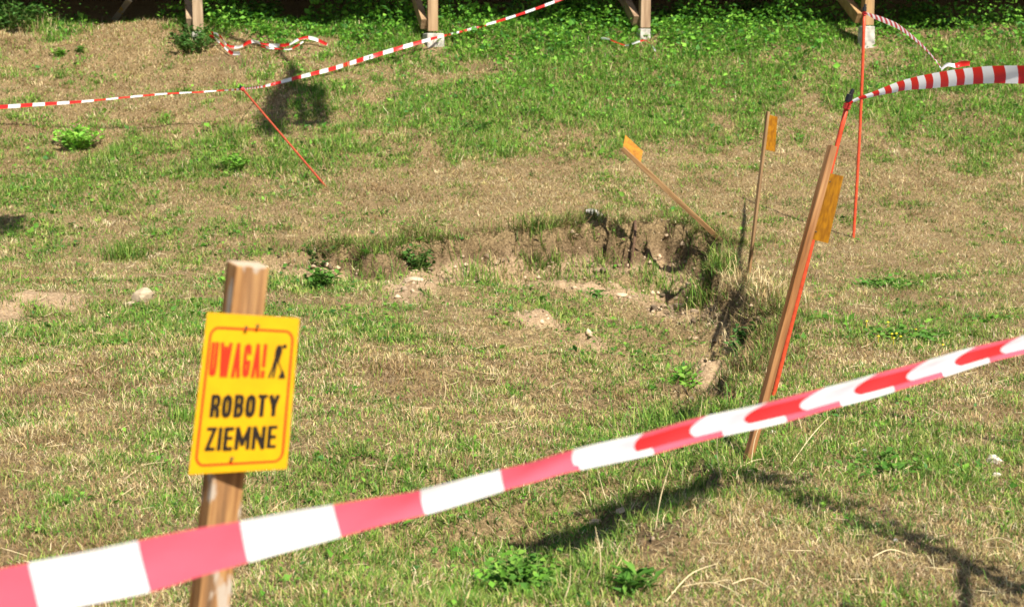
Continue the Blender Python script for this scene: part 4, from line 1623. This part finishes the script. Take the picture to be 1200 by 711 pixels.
# ------------------------------------------------------------------ small tree added outside the frame on the right: bough shaped to shade the foreground
def shp(px, py, t):  # point up the sun ray, so added limbs shade a chosen spot
    return G(px, py) + TS * t


M_BARK = m_simple('birch_bark', (.45, .42, .38), .85, .45, 6, .4)


def cloud(center, spread, n, size):
    c_ = np.array(tuple(center)) + RNG.normal(0, 1, (n, 3)) * np.array(spread)
    L = size * RNG.uniform(.7, 1.3, n)
    pal = LEAFC[RNG.integers(0, len(LEAFC), n)]
    return leaf_arrays(c_, rand_dirs(n, -.2), rand_dirs(n, .6), L, L * .7, pal)


tb2 = Vector((4.7, 2.2, gz(4.7, 2.2)))
tr2 = thing('shade_caster_sapling', tb2, 'unseen leaning young tree added outside the frame at right to shade the foreground', 'tree')
tm = MB()
tm.tube([tb2 - Vector((0, 0, .2)), tb2 + Vector((-.1, .1, 1.2)), tb2 + Vector((-.5, .3, 2.3)), tb2 + Vector((-.9, .4, 3.0))], [.06, .05, .035, .012], 10)
tm.build('trunk', M_BARK, tr2, smooth=True)
lim = [tb2 + Vector((-.45, .28, 2.2))] + [shp(a, b, 3.25) for a, b in ((1260, 725), (1200, 690), (1130, 657), (1060, 628), (985, 600), (925, 575), (878, 560))]
lim2 = [shp(a, b, 3.25) for a, b in ((925, 575), (850, 585), (800, 588), (745, 615), (690, 635), (640, 645), (600, 652))]
bo = MB()
bo.tube(lim, [.03, .026, .022, .018, .015, .012, .010, .006], 8)
bo.tube(lim2, [.012, .012, .012, .011, .010, .007, .003], 6)
bo.tube([shp(1130, 657, 3.25), shp(1130, 690, 3.2), shp(1128, 730, 3.2)], [.02, .025, .02], 6)
bo.build('limb', M_BARK, tr2, smooth=True)
lp = []
for (a, b, sp_, n_) in ((812, 582, .03, 40), (790, 590, .045, 90), (765, 600, .055, 120), (742, 610, .065, 140), (715, 628, .06, 120), (690, 640, .045, 80), (665, 645, .04, 70), (640, 646, .035, 60), (605, 652, .025, 36),
                       (1190, 690, .06, 16), (1150, 668, .05, 9), (1100, 640, .06, 10), (1035, 622, .07, 16), (990, 592, .05, 6), (940, 588, .06, 9), (905, 562, .05, 12), (884, 560, .03, 9)):
    lp.append(cloud(shp(a, b, 3.22), (sp_ * 1.15, sp_ * 1.15, sp_ * .8), int(n_ * 5), .05))
for k in range(12):
    lp.append(cloud(tb2 + Vector((random.gauss(-.3, .35), random.gauss(.2, .35), random.uniform(1.8, 3.1))), (.2, .2, .2), 70, .07))
v, t, q, c = join(lp)
link('crown', mesh_arrays('crown', v, t, q, c, M_LEAF), tr2)

# ------------------------------------------------------------------ tree added outside the frame on the left: boughs shaped to shade the left bank
tb = Vector((-8.2, 15.6, gz(-8.2, 15.6)))
tr = thing('shade_caster_birch', tb, 'unseen tall birch added outside the frame at left to shade the bank', 'tree')
tm = MB()
tm.tube([tb - Vector((0, 0, .2)), tb + Vector((.05, 0, 3)), tb + Vector((-.1, .1, 7)), tb + Vector((.1, 0, 11.5))], [.17, .14, .10, .03], 12)
tm.build('trunk', M_BARK, tr, smooth=True)
bo = MB()
tipA, tipB, tipC, tipD, tipE = shp(326, 58, 8.6), shp(344, 82, 8.0), shp(336, 102, 7.5), shp(322, 128, 7.0), shp(318, 156, 6.7)
arm = [tb + Vector((0, 0, 9.2)), Vector((-6.0, 15.6, 10.9)), Vector((-3.4, 15.6, 11.2)), Vector((-1.6, 15.6, 10.4)), tipA, tipB, tipC, tipD, tipE]
bo.tube(arm, [.06, .05, .045, .04, .045, .05, .045, .03, .012], 8)
F1, F2 = shp(352, 104, 7.4), shp(354, 148, 6.8)
F3, F4 = shp(370, 108, 7.3), shp(374, 146, 6.9)
bo.tube([tipC, F1, F2], [.03, .03, .015], 6)
bo.tube([F1, F3, F4], [.03, .03, .02], 6)
lowtip = [shp(4, 268, 6.3), shp(-6, 262, 6.4), shp(-14, 258, 6.5)]
bo.tube([tb + Vector((0, 0, 6.2)), Vector((-6.6, 13.8, 6.4)), lowtip[2], lowtip[0]], [.05, .04, .03, .01], 8)
bo.build('limb', M_BARK, tr, smooth=True)


lp = []
for a_, b_, m_n, sp_ in ((tipC, tipD, 9, .085), (tipD, tipE, 9, .10), (tipC, F1, 5, .06), (F1, F2, 6, .045), (F1, F3, 4, .05), (F3, F4, 6, .06), (tipB, tipC, 3, .05)):
    for k in range(m_n):
        lp.append(cloud(a_.lerp(b_, (k + .5) / m_n), (sp_ * .85, sp_ * .85, sp_), 120, .075))
for q_ in lowtip + [shp(7, 259, 6.3)]:
    lp.append(cloud(q_, (.10, .10, .08), 160, .075))
for k in range(26):
    hgt = random.uniform(5.5, 11.5)
    lp.append(cloud(tb + Vector((random.gauss(-.6, .8), random.gauss(0, .9), hgt)), (.4, .4, .35), 110, .10))
v, t, q, c = join(lp)
link('crown', mesh_arrays('crown', v, t, q, c, M_LEAF), tr)
